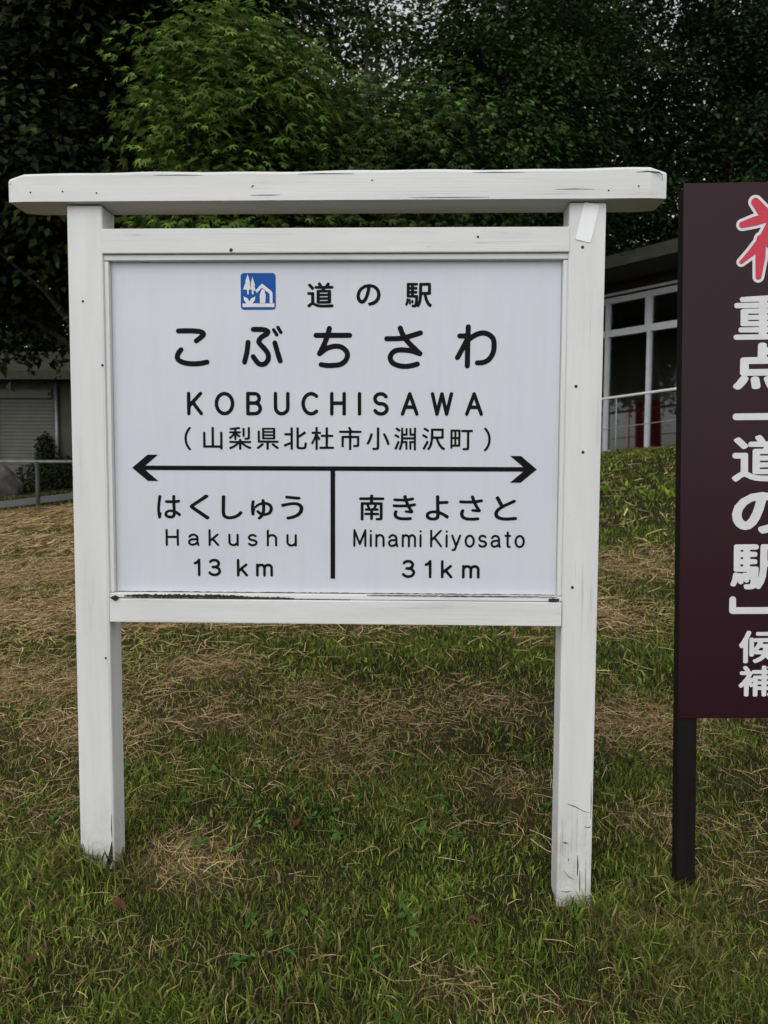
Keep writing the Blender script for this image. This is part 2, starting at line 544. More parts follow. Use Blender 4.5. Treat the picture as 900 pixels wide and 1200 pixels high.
def loops_mesh(name, loops, y, mat, parent, thick=0.0008):
    """filled outlines (x, z) -> thin vinyl standing proud of the plane Y=y"""
    cu = bpy.data.curves.new(name, 'CURVE')
    cu.dimensions = '2D'
    cu.fill_mode = 'BOTH'
    cu.extrude = thick / 2
    for l in loops:
        s = cu.splines.new('POLY')
        s.points.add(len(l) - 1)
        s.points.foreach_set('co', np.concatenate((l, np.zeros((len(l), 1)), np.ones((len(l), 1))), 1).ravel())
        s.use_cyclic_u = True
    o = bpy.data.objects.new(name, cu)
    col.objects.link(o)
    bpy.context.view_layer.update()
    me = bpy.data.meshes.new_from_object(o.evaluated_get(bpy.context.evaluated_depsgraph_get()))
    bpy.data.objects.remove(o); bpy.data.curves.remove(cu)
    off = root_loc(parent)
    co = np.empty(len(me.vertices) * 3, np.float32); me.vertices.foreach_get('co', co)
    co = co.reshape(-1, 3)
    w = np.stack((co[:, 0] - off.x, y - thick / 2 - co[:, 2] - off.y, co[:, 1] - off.z), 1)
    me.vertices.foreach_set('co', w.astype(np.float32).ravel())
    me.polygons.foreach_set('use_smooth', [False] * len(me.polygons))
    me.update()
    return link_mesh(name, me, mat, parent)

def bbox(loops):
    a = np.concatenate(loops)
    return a.min(0), a.max(0)

def fit_glyph(ch, x0, x1, z0, z1, ero=0.018, grow=0.022):
    lp = rounded_glyph(ch, ero, grow)
    lo, hi = bbox(lp)
    s = np.array([(x1 - x0) / (hi[0] - lo[0]), (z1 - z0) / (hi[1] - lo[1])])
    return [(l - lo) * s + np.array([x0, z0]) for l in lp]

def letters(name, chars, y, mat, parent):
    for lp in chars:
        loops_mesh(name, lp, y, mat, parent)

def cjk_row(text, x0, x1, zc, h, ero=0.012, grow=0.01, aspect=1.0):
    """full-width characters at an even pitch between ink edges x0 and x1"""
    n = len(text)
    out = []
    w = h * aspect
    pitch = (x1 - x0 - w) / (n - 1)
    for k, ch in enumerate(text):
        lp = rounded_glyph(ch, ero, grow)
        lo, hi = bbox(lp)
        c = np.array([0.5, 0.36])                       # centre of the em box of the CJK glyphs
        if ch in '（）':
            c = (lo + hi) / 2
        s = h / 0.96
        out.append([(l - c) * np.array([s * aspect, s]) + np.array([x0 + w / 2 + k * pitch, zc]) for l in lp])
    return out

def arc(cx, cy, rx, ry, a0, a1, n=14):
    return [(cx + rx * math.cos(R(a0 + (a1 - a0) * k / n)), cy + ry * math.sin(R(a0 + (a1 - a0) * k / n))) for k in range(n + 1)]

# centre lines of a round-ended sans, capital height 1
X = 0.70
ROMAN = {
    'K': [[(0, 0), (0, 1)], [(.60, 1), (0, .36)], [(.20, .57), (.63, 0)]],
    'O': [arc(.41, .5, .41, .5, 0, 360, 32)],
    'B': [[(0, 0), (0, 1), (.34, 1)] + arc(.34, .765, .235, .235, 90, -90) + [(0, .53)], [(.34, .53)] + arc(.36, .265, .265, .265, 90, -90) + [(0, 0)]],
    'U': [[(0, 1), (0, .32)] + arc(.31, .31, .31, .31, 180, 360) + [(.62, 1)]],
    'C': [arc(.40, .5, .40, .5, 48, 312, 28)],
    'H': [[(0, 0), (0, 1)], [(.62, 0), (.62, 1)], [(0, .53), (.62, .53)]],
    'I': [[(0, 0), (0, 1)]],
    'S': [arc(.30, .75, .29, .25, 25, 265) + arc(.31, .255, .31, .255, 85, -160)],
    'A': [[(0, 0), (.36, 1), (.72, 0)], [(.13, .34), (.59, .34)]],
    'W': [[(0, 1), (.23, 0), (.47, 1), (.71, 0), (.94, 1)]],
    'M': [[(0, 0), (0, 1), (.35, .12), (.70, 1), (.70, 0)]],
    'a': [arc(.24, .47, .23, .23, 160, 0) + [(.47, .14), (.52, 0)], [(.47, .40), (.20, .375)] + arc(.185, .19, .185, .185, 95, 275) + [(.34, .04), (.47, .17)]],
    'k': [[(0, 0), (0, 1)], [(.44, X), (0, .26)], [(.17, .42), (.47, 0)]],
    'u': [[(0, X), (0, .22)] + arc(.22, .22, .22, .22, 180, 300) + [(.46, .16)], [(.46, X), (.46, 0)]],
    's': [arc(.22, .525, .20, .175, 30, 265) + arc(.22, .175, .22, .175, 85, -155)],
    'h': [[(0, 0), (0, 1)], [(0, .50)] + arc(.23, .47, .23, .23, 150, 0) + [(.46, 0)]],
    'n': [[(0, 0), (0, X)], [(0, .50)] + arc(.23, .47, .23, .23, 150, 0) + [(.46, 0)]],
    'm': [[(0, 0), (0, X)], [(0, .52)] + arc(.20, .50, .19, .20, 150, 0) + [(.39, 0)], [(.39, .52)] + arc(.59, .50, .19, .20, 150, 0) + [(.78, 0)]],
    'i': [[(0, 0), (0, X)], [(0, .95), (0, .955)]],
    'y': [[(0, X), (.25, .02)], [(.50, X), (.24, -.02), (.17, -.19), (.03, -.22)]],
    'o': [arc(.26, .35, .26, .35, 0, 360, 28)],
    't': [[(.14, .92), (.14, .14)] + arc(.25, .12, .11, .12, 180, 280), [(0, X), (.29, X)]],
    '1': [[(0, .78), (.14, .86), (.22, 1), (.22, 0)]],
    '3': [arc(.27, .765, .25, .235, 150, -85) + [(.19, .53)], [(.19, .53)] + arc(.28, .265, .29, .265, 80, -155)],
}
def latin_row(text, x0, x1, z0, capz, r=0.065, squeeze=1.0, space=0.3):
    """round-ended latin letters between ink edges x0..x1, capital height z0..capz, stroke radius r capitals"""
    H = capz - z0
    s = H * (1 - 2 * r)
    rad = r * H
    ws = []
    for ch in text:
        if ch == ' ':
            ws.append(space * H)
        else:
            px = [p[0] for st in ROMAN[ch] for p in st]
            ws.append((max(px) - min(px)) * s * squeeze + 2 * rad)
    gap = (x1 - x0 - sum(ws)) / (len(text) - 1)
    out = []
    x = x0
    for ch, w in zip(text, ws):
        if ch != ' ':
            px = min(p[0] for st in ROMAN[ch] for p in st)
            st = [[(x + rad + (p[0] - px) * s * squeeze, z0 + rad + p[1] * s, rad) for p in q] for q in ROMAN[ch]]
            out.append(stroke_shape(st, 0.0, 0.0011))
        x += w + gap
    return out

KANA = {   # centre lines on a 60 x 65 grid, y down
    'こ': [[(14.3, 12.8), (26.7, 12.5), (37.3, 13.1), (42.3, 14.4), (44.0, 16.3), (42.3, 19), (35.3, 24.3)], [(17, 34.7), (13.7, 38.7), (12.4, 43.3), (14.3, 47), (21.3, 50.1), (32, 51.2), (41.3, 50.5), (47.7, 49)]],
    'ぶ': [[(19.7, 11), (28, 11), (34.7, 12), (37, 13.7), (36, 16), (29.3, 20), (26, 24.7), (28, 28.7), (33.3, 34), (37, 40), (37, 46), (34, 50.3), (30, 51.9), (26, 51), (22, 46.7), (19.3, 42.7)],
          [(13.3, 26), (12, 37.3), (9, 49)], [(45, 26.7), (48.7, 40), (51.3, 47.7)], [(43.7, 11.5), (47.3, 17.3)], [(48.7, 8.7), (52.2, 14.5)]],
    'ち': [[(11.3, 18), (50.7, 18)], [(27, 10), (24.7, 18.7), (20.7, 28.7), (15.3, 39.3), (22.7, 33.7), (29.3, 31.2), (35.3, 30.5), (41.3, 31.7), (46.7, 36), (48.3, 41.3), (46, 47.3), (40, 51.7), (30, 53.1), (23.3, 53), (17.3, 52)]],
    'さ': [[(11, 22), (26.7, 21.7), (37.3, 19.3), (50.3, 15.3)], [(26.7, 9.7), (30, 18), (37.3, 27.3), (50, 39.3), (40, 36), (29.3, 34.8), (21.3, 35.7), (16.7, 39.3), (15, 44), (17.3, 49.3), (23.3, 52.7), (32, 54.1), (40, 53.3), (47, 51.3)]],
    'わ': [[(21.7, 8.3), (21.3, 26.7), (21, 53.3)], [(11.9, 18.8), (21, 18.8), (20.6, 22.8), (9.4, 43.7)], [(21.5, 23.2), (30, 17.7), (38, 15.3), (45.3, 17), (50.7, 22), (52, 30), (50.7, 38.7), (46, 46), (40, 49.3), (32.7, 49.9)]],
}
def smooth_line(p, n=4):
    """Catmull-Rom through the points, corners sharper than 75 degrees kept"""
    p = [np.array(q, float) for q in p]
    out = []
    def tan(i):
        if i == 0: return p[1] - p[0]
        if i == len(p) - 1: return p[-1] - p[-2]
        a, b = p[i] - p[i - 1], p[i + 1] - p[i]
        if a @ b < 0.26 * np.linalg.norm(a) * np.linalg.norm(b): return None
        return (p[i + 1] - p[i - 1]) / 2
    for i in range(len(p) - 1):
        d = p[i + 1] - p[i]
        a, b = tan(i), tan(i + 1)
        a = d if a is None else a; b = d if b is None else b
        L_ = np.linalg.norm(d)
        a = a / np.linalg.norm(a) * L_; b = b / np.linalg.norm(b) * L_
        for k in range(n):
            t = k / n
            out.append((2*t**3-3*t**2+1) * p[i] + (t**3-2*t**2+t) * a + (-2*t**3+3*t**2) * p[i + 1] + (t**3-t**2) * b)
    return out + [p[-1]]
def kana(ch, x0, z0, u, r):
    st = []
    for k, q in enumerate(KANA[ch]):
        rr_ = r * (0.68 if ch == 'ぶ' and k > 2 else 1.0)
        st.append([(x0 + p[0] * u, z0 - p[1] * u, rr_) for p in smooth_line(q)])
    return stroke_shape(st, 0.0, 0.0013)

def stroke_shape(strokes, grow=0.0, h=0.0015):
    """brush strokes [(x, z, radius), ...] -> outlines"""
    A, B, ra, rb = [], [], [], []
    for st in strokes:
        for p, q in zip(st[:-1], st[1:]):
            A.append(p[:2]); B.append(q[:2]); ra.append(p[2]); rb.append(q[2])
    A, B, ra, rb = map(np.array, (A, B, ra, rb))
    lo = np.minimum(A.min(0), B.min(0)) - 0.04; hi = np.maximum(A.max(0), B.max(0)) + 0.04
    xs = np.arange(lo[0], hi[0], h); ys = np.arange(lo[1], hi[1], h)
    P = np.stack(np.meshgrid(xs, ys), 2).reshape(-1, 2)
    F = sdf(A, B, P, False, ra, rb).reshape(len(ys), len(xs)) - grow
    return [simplify(l, 0.0003) for l in contours(F, xs, ys)]

# ------------------------------------------------------------------ the white wooden sign
SZ = hz(0, 0)
sign = empty('station_sign', (0, 0, SZ), 'white wooden roofed sign board with black Japanese place names and double arrow', 'sign')
W2 = 0.79; PW = 0.105; PD = 0.100
def jit(bm, a=0.0012):
    for v in bm.verts:
        v.co += Vector((random.uniform(-a, a), random.uniform(-a, a), 0))
    return bm
posts = []
for s, foot in ((-1, hz(-.74, 0)), (1, hz(.74, 0))):
    x0, x1 = (-W2, -W2 + PW) if s < 0 else (W2 - PW, W2)
    p = obj('post', jit(nbox(x0, x1, 0.0, PD, foot - 0.25, 1.899, bev=0.006, seg=2)), M['wood_v'], sign)
    posts.append(p)
# roof beam: a heavy plank with a weathered front arris and softened ends
bm = bmesh.new()
prof = [(-0.024, 1.902), (-0.024, 1.978), (-0.013, 1.988), (0.094, 1.994), (0.102, 1.986), (0.102, 1.902)]
nseg = 40
rings = []
for k in range(nseg + 1):
    t = k / nseg
    x = -0.955 + 1.912 * t
    e = min(t, 1 - t) * 1.912
    pull = 0.012 * max(0, 1 - e / 0.02)
    wob = 0.0014 * math.sin(x * 9) + 0.001 * math.sin(x * 23 + 1)
    rings.append([bm.verts.new((x, y + (pull if y < 0 else -pull * .5), z + (wob + 0.0025 * x if z > 1.95 else 0) - (pull * 0.8 if z > 1.95 else -pull * .2))) for y, z in prof])
for a, b in zip(rings[:-1], rings[1:]):
    for q in range(6):
        bm.faces.new((a[q], a[(q + 1) % 6], b[(q + 1) % 6], b[q]))
bm.faces.new(rings[0]); bm.faces.new(rings[-1][::-1])
bmesh.ops.recalc_face_normals(bm, faces=bm.faces[:])
beam = obj('roof_beam', bm, M['wood_h'], sign)
# rails
tr = obj('top_rail', nbox(-0.687, 0.687, -0.002, 0.055, 1.7585, 1.8305, bev=0.003), M['wood_h'], sign)
br = obj('bottom_rail', nbox(-0.6835, 0.6835, -0.003, 0.06, 0.6575, 0.7295, bev=0.003), M['wood_h'], sign)
# mouldings round the panel
obj('moulding', nbox(-0.6855, 0.6855, 0.008, 0.05, 1.7405, 1.7572, bev=0.003), M['wood_h'], sign)
obj('moulding', nbox(-0.6855, 0.6855, 0.006, 0.05, 0.731, 0.7455, bev=0.003), M['wood_h'], sign)
for s in (-1, 1):
    x0, x1 = (-0.6855, -0.672) if s < 0 else (0.672, 0.6855)
    obj('moulding', nbox(x0, x1, 0.010, 0.05, 0.747, 1.739, bev=0.003), M['wood_v'], sign)
panel = obj('panel', nbox(-0.671, 0.671, 0.030, 0.048, 0.744, 1.742), M['panel'], sign)
PY = 0.0298
# emblem: two firs by a spring, a house with a figure
bm_l = []
def rrect(x0, x1, z0, z1, r, n=6):
    pts = []
    for cx, cz, a0 in ((x1 - r, z1 - r, 0), (x0 + r, z1 - r, 90), (x0 + r, z0 + r, 180), (x1 - r, z0 + r, 270)):
        for k in range(n + 1):
            a = R(a0 + 90 * k / n)
            pts.append((cx + r * math.cos(a), cz + r * math.sin(a)))
    return np.array(pts)
ex, ez, es = -0.2811, 1.5999, 0.1050
loops_mesh('emblem_plate', [rrect(ex, ex + es, ez, ez + es + .003, 0.010)], PY, M['blue'], panel)
def E(pts):
    return np.array([(ex + es * a, ez + (es + .003) * b) for a, b in pts])
emb = [
    E([(0.205, 0.97), (0.275, 0.72), (0.255, 0.72), (0.30, 0.55), (0.23, 0.55), (0.23, 0.42), (0.185, 0.42), (0.185, 0.55), (0.07, 0.55), (0.15, 0.76), (0.13, 0.76)]),
    E([(0.335, 0.90), (0.415, 0.66), (0.39, 0.66), (0.425, 0.52), (0.365, 0.52), (0.365, 0.42), (0.32, 0.42), (0.32, 0.52), (0.305, 0.54), (0.29, 0.70)]),
    E([(0.08, 0.36), (0.20, 0.31), (0.245, 0.22), (0.30, 0.31), (0.42, 0.36), (0.40, 0.25), (0.33, 0.17), (0.96, 0.17), (0.96, 0.07), (0.05, 0.07), (0.05, 0.17), (0.16, 0.17), (0.10, 0.25)]),
    E([(0.42, 0.52), (0.61, 0.71), (0.86, 0.52), (0.91, 0.46), (0.91, 0.18), (0.83, 0.18), (0.83, 0.43), (0.61, 0.60), (0.46, 0.455)]),
    E([(0.565, 0.46), (0.60, 0.545), (0.645, 0.56), (0.69, 0.52), (0.69, 0.45), (0.715, 0.41), (0.70, 0.18), (0.55, 0.18), (0.545, 0.38)]),
]
loops_mesh('emblem_figure', emb, PY - 0.0009, M['white_vinyl'], panel)
# first line
letters('character', [fit_glyph('道', -0.0819, -0.0029, 1.606, 1.680), fit_glyph('の', 0.0650, 0.1375, 1.611, 1.675), fit_glyph('駅', 0.2104, 0.2894, 1.606, 1.678)], PY, M['ink'], panel)
letters('character', [kana(ch, x, 1.5700, 0.002548, 0.0077) for ch, x in (('こ', -0.5066), ('ぶ', -0.2942), ('ち', -0.0844), ('さ', 0.1280), ('わ', 0.3430))], PY, M['ink'], panel)
letters('character', latin_row('KOBUCHISAWA', -0.4473, 0.445, 1.2855, 1.3565, 0.076), PY, M['ink'], panel)
letters('character', cjk_row('山梨県北杜市小淵沢町', -0.4050, 0.4160, 1.2155, 0.0705, 0.012, 0.012) + [fit_glyph('（', -0.4564, -0.4365, 1.180, 1.251, 0.012, 0.012), fit_glyph('）', 0.4490, 0.4690, 1.180, 1.251, 0.012, 0.012)], PY, M['ink'], panel)
# double arrow and divider
az = 1.1265
hw = 0.0068
bh = 0.040
arrow = np.array([(-0.618, az), (-0.570, az + bh), (-0.538, az + bh), (-0.577, az + hw), (0.567, az + hw), (0.528, az + bh), (0.560, az + bh), (0.608, az),
                  (0.560, az - bh), (0.528, az - bh), (0.567, az - hw), (-0.577, az - hw), (-0.538, az - bh), (-0.570, az - bh)])
loops_mesh('arrow', [arrow[::-1]], PY, M['ink'], panel)
loops_mesh('divider', [np.array([(-0.0125, 0.791), (0.0015, 0.791), (0.0015, az - hw - .0002), (-0.0125, az - hw - .0002)])], PY, M['ink'], panel)
kx = dict(ero=0.026, grow=0.014)
letters('character', [fit_glyph('は', -0.543, -0.470, 0.972, 1.044, **kx), fit_glyph('く', -0.443, -0.382, 0.970, 1.046, **kx), fit_glyph('し', -0.345, -0.281, 0.971, 1.044, **kx),
     fit_glyph('ゅ', -0.2555, -0.188, 0.971, 1.033, **kx), fit_glyph('う', -0.163, -0.0946, 0.971, 1.044, **kx)], PY, M['ink'], panel)
letters('character', latin_row('Hakushu', -0.5183, -0.1152, 0.8885, 0.9405, 0.066, 1.22), PY, M['ink'], panel)
letters('character', latin_row('13 km', -0.4326, -0.1888, 0.7955, 0.850, 0.076, 1.22, 0.0), PY, M['ink'], panel)
letters('character', [fit_glyph('南', 0.0746, 0.150, 0.970, 1.0485, 0.012, 0.016), fit_glyph('き', 0.176, 0.2465, 0.971, 1.0475, **kx), fit_glyph('よ', 0.2755, 0.346, 0.971, 1.0475, **kx),
     fit_glyph('さ', 0.3765, 0.448, 0.971, 1.0475, **kx), fit_glyph('と', 0.482, 0.551, 0.972, 1.0455, **kx)], PY, M['ink'], panel)
letters('character', latin_row('Minami Kiyosato', 0.0566, 0.5757, 0.889, 0.9435, 0.062, 1.0, 0.10), PY, M['ink'], panel)
letters('character', latin_row('31km', 0.2048, 0.4406, 0.795, 0.851, 0.076, 1.22), PY, M['ink'], panel)

# white reflective sticker, screws and rotten patches
def slab(parent, name, pts, y, mat, t=0.001):
    return loops_mesh(name, [np.array(pts)], y, mat, parent, t)
c, s_ = math.cos(R(-13)), math.sin(R(-13))
st = rrect(-0.0225, 0.0225, -0.0545, 0.0545, 0.005)
st = np.stack((st[:, 0] * c - st[:, 1] * s_ + 0.737, st[:, 0] * s_ + st[:, 1] * c + 1.842), 1)
slab(posts[1], 'sticker', st, -0.0002, M['tape'], 0.0012)
def screw(parent, x, z, y=0.0, r=0.0048):
    bm = bmesh.new()
    bmesh.ops.create_cone(bm, cap_ends=True, segments=10, radius1=r, radius2=r * 0.6, depth=0.003, matrix=Matrix.Translation((x, y - 0.0008, z)) @ Matrix.Rotation(R(90), 4, 'X'))
    return obj('screw', bm, M['screw'], parent)
for x, z in ((0.7245, 1.772), (0.7135, 1.371), (0.738, 1.178), (0.7145, 0.775)):
    screw(posts[1], x, z)
for x, z in ((-0.692, 1.432), (-0.699, 0.545), (-0.747, 1.62)):
    screw(posts[0], x, z, 0.0, 0.004)
screw(tr, -0.302, 1.767, -0.002, 0.006)
screw(tr, 0.421, 1.802, -0.002, 0.004)
for x in (-0.885, -0.79, -0.69, 0.79, 0.875):
    screw(sign, x, 1.93 + random.uniform(-.006, .006), -0.024, 0.0028)
beam_marks = [[(0.868, 1.9745, .0005), (0.900, 1.9765, .0013), (0.930, 1.9735, .0020), (0.9405, 1.966, .0010)], [(0.9405, 1.966, .0008), (0.941, 1.950, .0004)], [(-0.10, 1.9755, .0004), (-0.03, 1.9765, .0010), (0.06, 1.9752, .0003)],
              [(0.40, 1.9762, .0003), (0.47, 1.9770, .0012), (0.55, 1.9760, .0003)], [(-0.52, 1.9740, .0003), (-0.44, 1.9752, .0008), (-0.38, 1.9738, .0003)], [(0.64, 1.928, .0003), (0.70, 1.929, .0008), (0.75, 1.9275, .0003)],
              [(-0.235, 1.940, .0014), (-0.231, 1.943, .0020)], [(-0.24, 1.917, .0003), (-0.19, 1.9165, .0009), (-0.15, 1.9175, .0003)], [(0.22, 1.9075, .0003), (0.33, 1.9068, .0008), (0.45, 1.9075, .0003)],
              [(-0.945, 1.9505, .0010), (-0.940, 1.9555, .0004)], [(0.112, 1.9565, .0016), (0.115, 1.9575, .0012)]]
for st in beam_marks:
    loops_mesh('bare_patch', stroke_shape([st], 0.0, 0.0006), -0.0243, M['bare_wood'], beam, 0.0006)
def ragged(x0, x1, z0, z1, n, seed, power=0.7):
    rr = random.Random(seed)
    top, bot = [], []
    zc = (z0 + z1) / 2
    for k in range(n + 1):
        t = k / n
        env = max(0.10, math.sin(math.pi * min(max(t, .02), .98)) ** power) * (z1 - z0) / 2
        x = x0 + (x1 - x0) * t
        top.append((x, zc + env * rr.uniform(0.35, 1.0)))
        bot.append((x + rr.uniform(-.2, .2) * (x1 - x0) / n, zc - env * rr.uniform(0.35, 1.0)))
    return np.array(bot + top[::-1])
# the open, blackened joint above the bottom rail
slab(br, 'rotten_joint', ragged(-0.676, -0.655, 0.722, 0.742, 8, 3, .3), -0.0002, M['bare_wood'], 0.008)
slab(br, 'rotten_joint', ragged(-0.640, -0.26, 0.7285, 0.7458, 70, 4, .35), 0.0055, M['bare_wood'], 0.001)
slab(br, 'rotten_joint', ragged(-0.66, 0.05, 0.7275, 0.7335, 110, 6, .25), 0.0052, M['bare_wood'], 0.001)
slab(br, 'rotten_joint', ragged(-0.34, -0.12, 0.7285, 0.7395, 50, 8, .5), 0.0050, M['bare_wood'], 0.001)
slab(br, 'rotten_joint', ragged(-0.668, 0.668, 0.7425, 0.7490, 160, 9, .1), 0.0296, M['bare_wood'], 0.001)
slab(br, 'rotten_joint', ragged(0.10, 0.672, 0.7425, 0.7475, 90, 10, .3), 0.0054, M['bare_wood'], 0.001)
slab(br, 'rotten_joint', ragged(0.645, 0.676, 0.728, 0.744, 9, 5, .3), 0.0048, M['bare_wood'], 0.006)
# flaked paint at the feet
fl, frr = hz(-.74, 0), hz(.74, 0)
foot_marks = [[(-0.786, 0.075, .0008), (-0.784, 0.045, .0035), (-0.781, 0.012, .0045)], [(-0.691, 0.085, .0010), (-0.6935, 0.055, .0050), (-0.697, 0.025, .0085), (-0.706, 0.005, .0070)],
              [(-0.716, 0.060, .0006), (-0.709, 0.040, .0022), (-0.701, 0.022, .0030)], [(-0.752, 0.045, .0008), (-0.748, 0.020, .0025)], [(-0.735, 0.030, .0010), (-0.728, 0.010, .0030)],
              [(-0.690, 0.17, .0004), (-0.692, 0.13, .0013), (-0.6905, 0.10, .0005)]]
for st in foot_marks:
    loops_mesh('bare_patch', stroke_shape([[(x, fl + z, r_) for x, z, r_ in st]], 0.0, 0.0006), -0.0003, M['bare_wood'], posts[0], 0.0006)
marks = [[(0.712, 0.325, .0006), (0.735, 0.318, .0014), (0.760, 0.304, .0008), (0.782, 0.298, .0004)], [(0.746, 0.165, .0005), (0.748, 0.13, .0022), (0.7465, 0.10, .0008)],
         [(0.753, 0.115, .0004), (0.755, 0.07, .0013), (0.754, 0.045, .0004)], [(0.771, 0.155, .0003), (0.773, 0.06, .0011), (0.774, 0.03, .0003)], [(0.702, 0.205, .0010), (0.709, 0.202, .0022), (0.716, 0.2035, .0008)],
         [(0.718, 0.155, .0006), (0.7195, 0.147, .0015)], [(0.764, 0.255, .0005), (0.778, 0.252, .0012), (0.785, 0.258, .0004)], [(0.705, 0.115, .0004), (0.722, 0.095, .0010), (0.737, 0.088, .0004)],
         [(0.698, 0.05, .0003), (0.716, 0.048, .0012), (0.73, 0.052, .0003)], [(0.782, 0.40, .0003), (0.784, 0.33, .0010), (0.783, 0.28, .0003)]]
for st in marks:
    loops_mesh('bare_patch', stroke_shape([[(x, frr + z, r_) for x, z, r_ in st]], 0.0, 0.0005), -0.0003, M['bare_wood'], posts[1], 0.0006)

# ------------------------------------------------------------------ the maroon board
BZ = hz(1.10, .12)
X0, X1 = 1.080, 1.566
mb = empty('banner_sign', (1.3, 0.10, BZ), 'dark maroon upright board with white vertical lettering and red brush character', 'sign', rot=(R(-0.9), R(-0.75), 0))
FY = 0.085
for xa in (X0 + 0.002, X1 - 0.059):
    obj('post', nbox(xa, xa + 0.057, FY + 0.0062, FY + 0.056, BZ - 0.25, 1.985, bev=0.002), M['dark_post'], mb)
board = obj('board', nbox(X0, X1, FY, FY + 0.006, 0.353, 1.995, bev=0.001), M['maroon'], mb)
BY = FY - 0.0002
bw = dict(ero=0.010, grow=0.024)
bb = dict(ero=0.016, grow=0.036)
vt = []
for ch, z0, z1, w_, kw in (('重', 1.5235, 1.660, 0.176, bw), ('点', 1.3725, 1.514, 0.176, bb), ('道', 1.0915, 1.234, 0.176, bw), ('の', 0.931, 1.059, 0.172, bb), ('駅', 0.758, 0.898, 0.176, bw),
                           ('候', 0.527, 0.629, 0.118, bw), ('補', 0.422, 0.5195, 0.118, bw)):
    vt.append(fit_glyph(ch, 1.3225 - w_ / 2, 1.3225 + w_ / 2, z0, z1, **kw))
vt.append(stroke_shape([[(1.245, 1.290, .0105), (1.400, 1.290, .0105), (1.400, 1.262, .0105)]]))
vt.append(stroke_shape([[(1.400, 0.692, .0105), (1.242, 0.692, .0105), (1.242, 0.726, .0105)]]))
letters('character', vt, BY, M['white_vinyl'], board)
brush = [[(1.264, 1.935, .013), (1.288, 1.905, .017), (1.300, 1.893, .012)],
         [(1.226, 1.868, .010), (1.262, 1.878, .014), (1.318, 1.893, .013), (1.322, 1.885, .012)],
         [(1.318, 1.888, .012), (1.290, 1.828, .013), (1.255, 1.785, .011), (1.224, 1.757, .006)],
         [(1.283, 1.825, .014), (1.281, 1.770, .015), (1.276, 1.712, .009)],
         [(1.300, 1.815, .010), (1.325, 1.790, .012)],
         [(1.352, 1.925, .011), (1.360, 1.830, .012)], [(1.352, 1.920, .011), (1.438, 1.930, .013), (1.430, 1.835, .011)], [(1.360, 1.840, .010), (1.430, 1.842, .010)],
         [(1.378, 1.835, .012), (1.368, 1.765, .012), (1.330, 1.705, .006)], [(1.412, 1.835, .012), (1.410, 1.730, .013), (1.440, 1.715, .014), (1.475, 1.722, .012), (1.480, 1.755, .005)]]
brush = [[(p[0] + 0.030, p[1], p[2]) for p in q] for q in brush]
loops_mesh('brush_character_outline', stroke_shape(brush, 0.0085), BY, M['white_vinyl'], board)
loops_mesh('brush_character', stroke_shape(brush, 0.0), BY - 0.0009, M['red_vinyl'], board)

# ------------------------------------------------------------------ glass-fronted building on the bank
FP = Vector((3.509, 9.40, 0))
FA = R(38.0)
du = Vector((math.sin(FA), -math.cos(FA), 0))       # along the front, towards the right and nearer
dn = Vector((-math.cos(FA), -math.sin(FA), 0))      # out of the front
up = Vector((0, 0, 1))
FZ = 1.22
bld = empty('glass_fronted_building', (FP.x, FP.y, FZ), 'dark low building with grey aluminium windows on the grass bank', 'building')
def fb(u, n, z, lu, ln, lz, bm=None, bev=0):
    return obox(bm or bmesh.new(), FP + du * u + dn * n + up * z, du * lu, dn * ln, up * lz, bev)
U0, U1 = -5.4, 4.6
HEAD = 3.60
obj('wall', fb(U0, -0.12, HEAD + 0.02, U1 - U0, 0.16, 0.55), M['dark_wall'], bld)
obj('sill', fb(U0, -0.14, FZ - 0.5, U1 - U0, 0.22, 0.53), M['dark_wall'], bld)
obj('back_wall', fb(U0, -4.2, FZ - 0.4, U1 - U0, 0.15, 3.2), M['interior'], bld)
obj('end_wall', fb(U0 - 0.15, -4.2, FZ - 0.4, 0.15, 4.26, 3.2), M['dark_wall'], bld)
obj('end_wall', fb(U1, -4.2, FZ - 0.4, 0.15, 4.26, 3.2), M['dark_wall'], bld)
obj('floor', fb(U0, -4.05, FZ - 0.3, U1 - U0, 3.9, 0.3), M['interior'], bld)
obj('ceiling', fb(U0, -4.05, HEAD + 0.06, U1 - U0, 3.92, 0.06), M['interior'], bld)
# shallow pitched roof with eaves over the windows
bm = bmesh.new()
o0 = FP + du * (U0 - .5) + dn * 0.85 + up * 3.88
obox(bm, o0, du * (U1 - U0 + 1), -dn * 3.2 + up * 0.75, up * 0.10)
obj('roof', bm, M['roof_metal'], bld)
bm = bmesh.new()
obox(bm, FP + du * (U0 - .5) - dn * 5.3 + up * 3.86, du * (U1 - U0 + 1), dn * 2.945 + up * 0.755, up * 0.10)
obj('roof', bm, M['roof_metal'], bld)
obj('fascia', fb(U0 - .5, 0.853, 3.80, U1 - U0 + 1, 0.03, 0.17), M['fascia'], bld)
obj('soffit', fb(U0 - .5, 0.045, 3.79, U1 - U0 + 1, 0.80, 0.02), M['dark_wall'], bld)
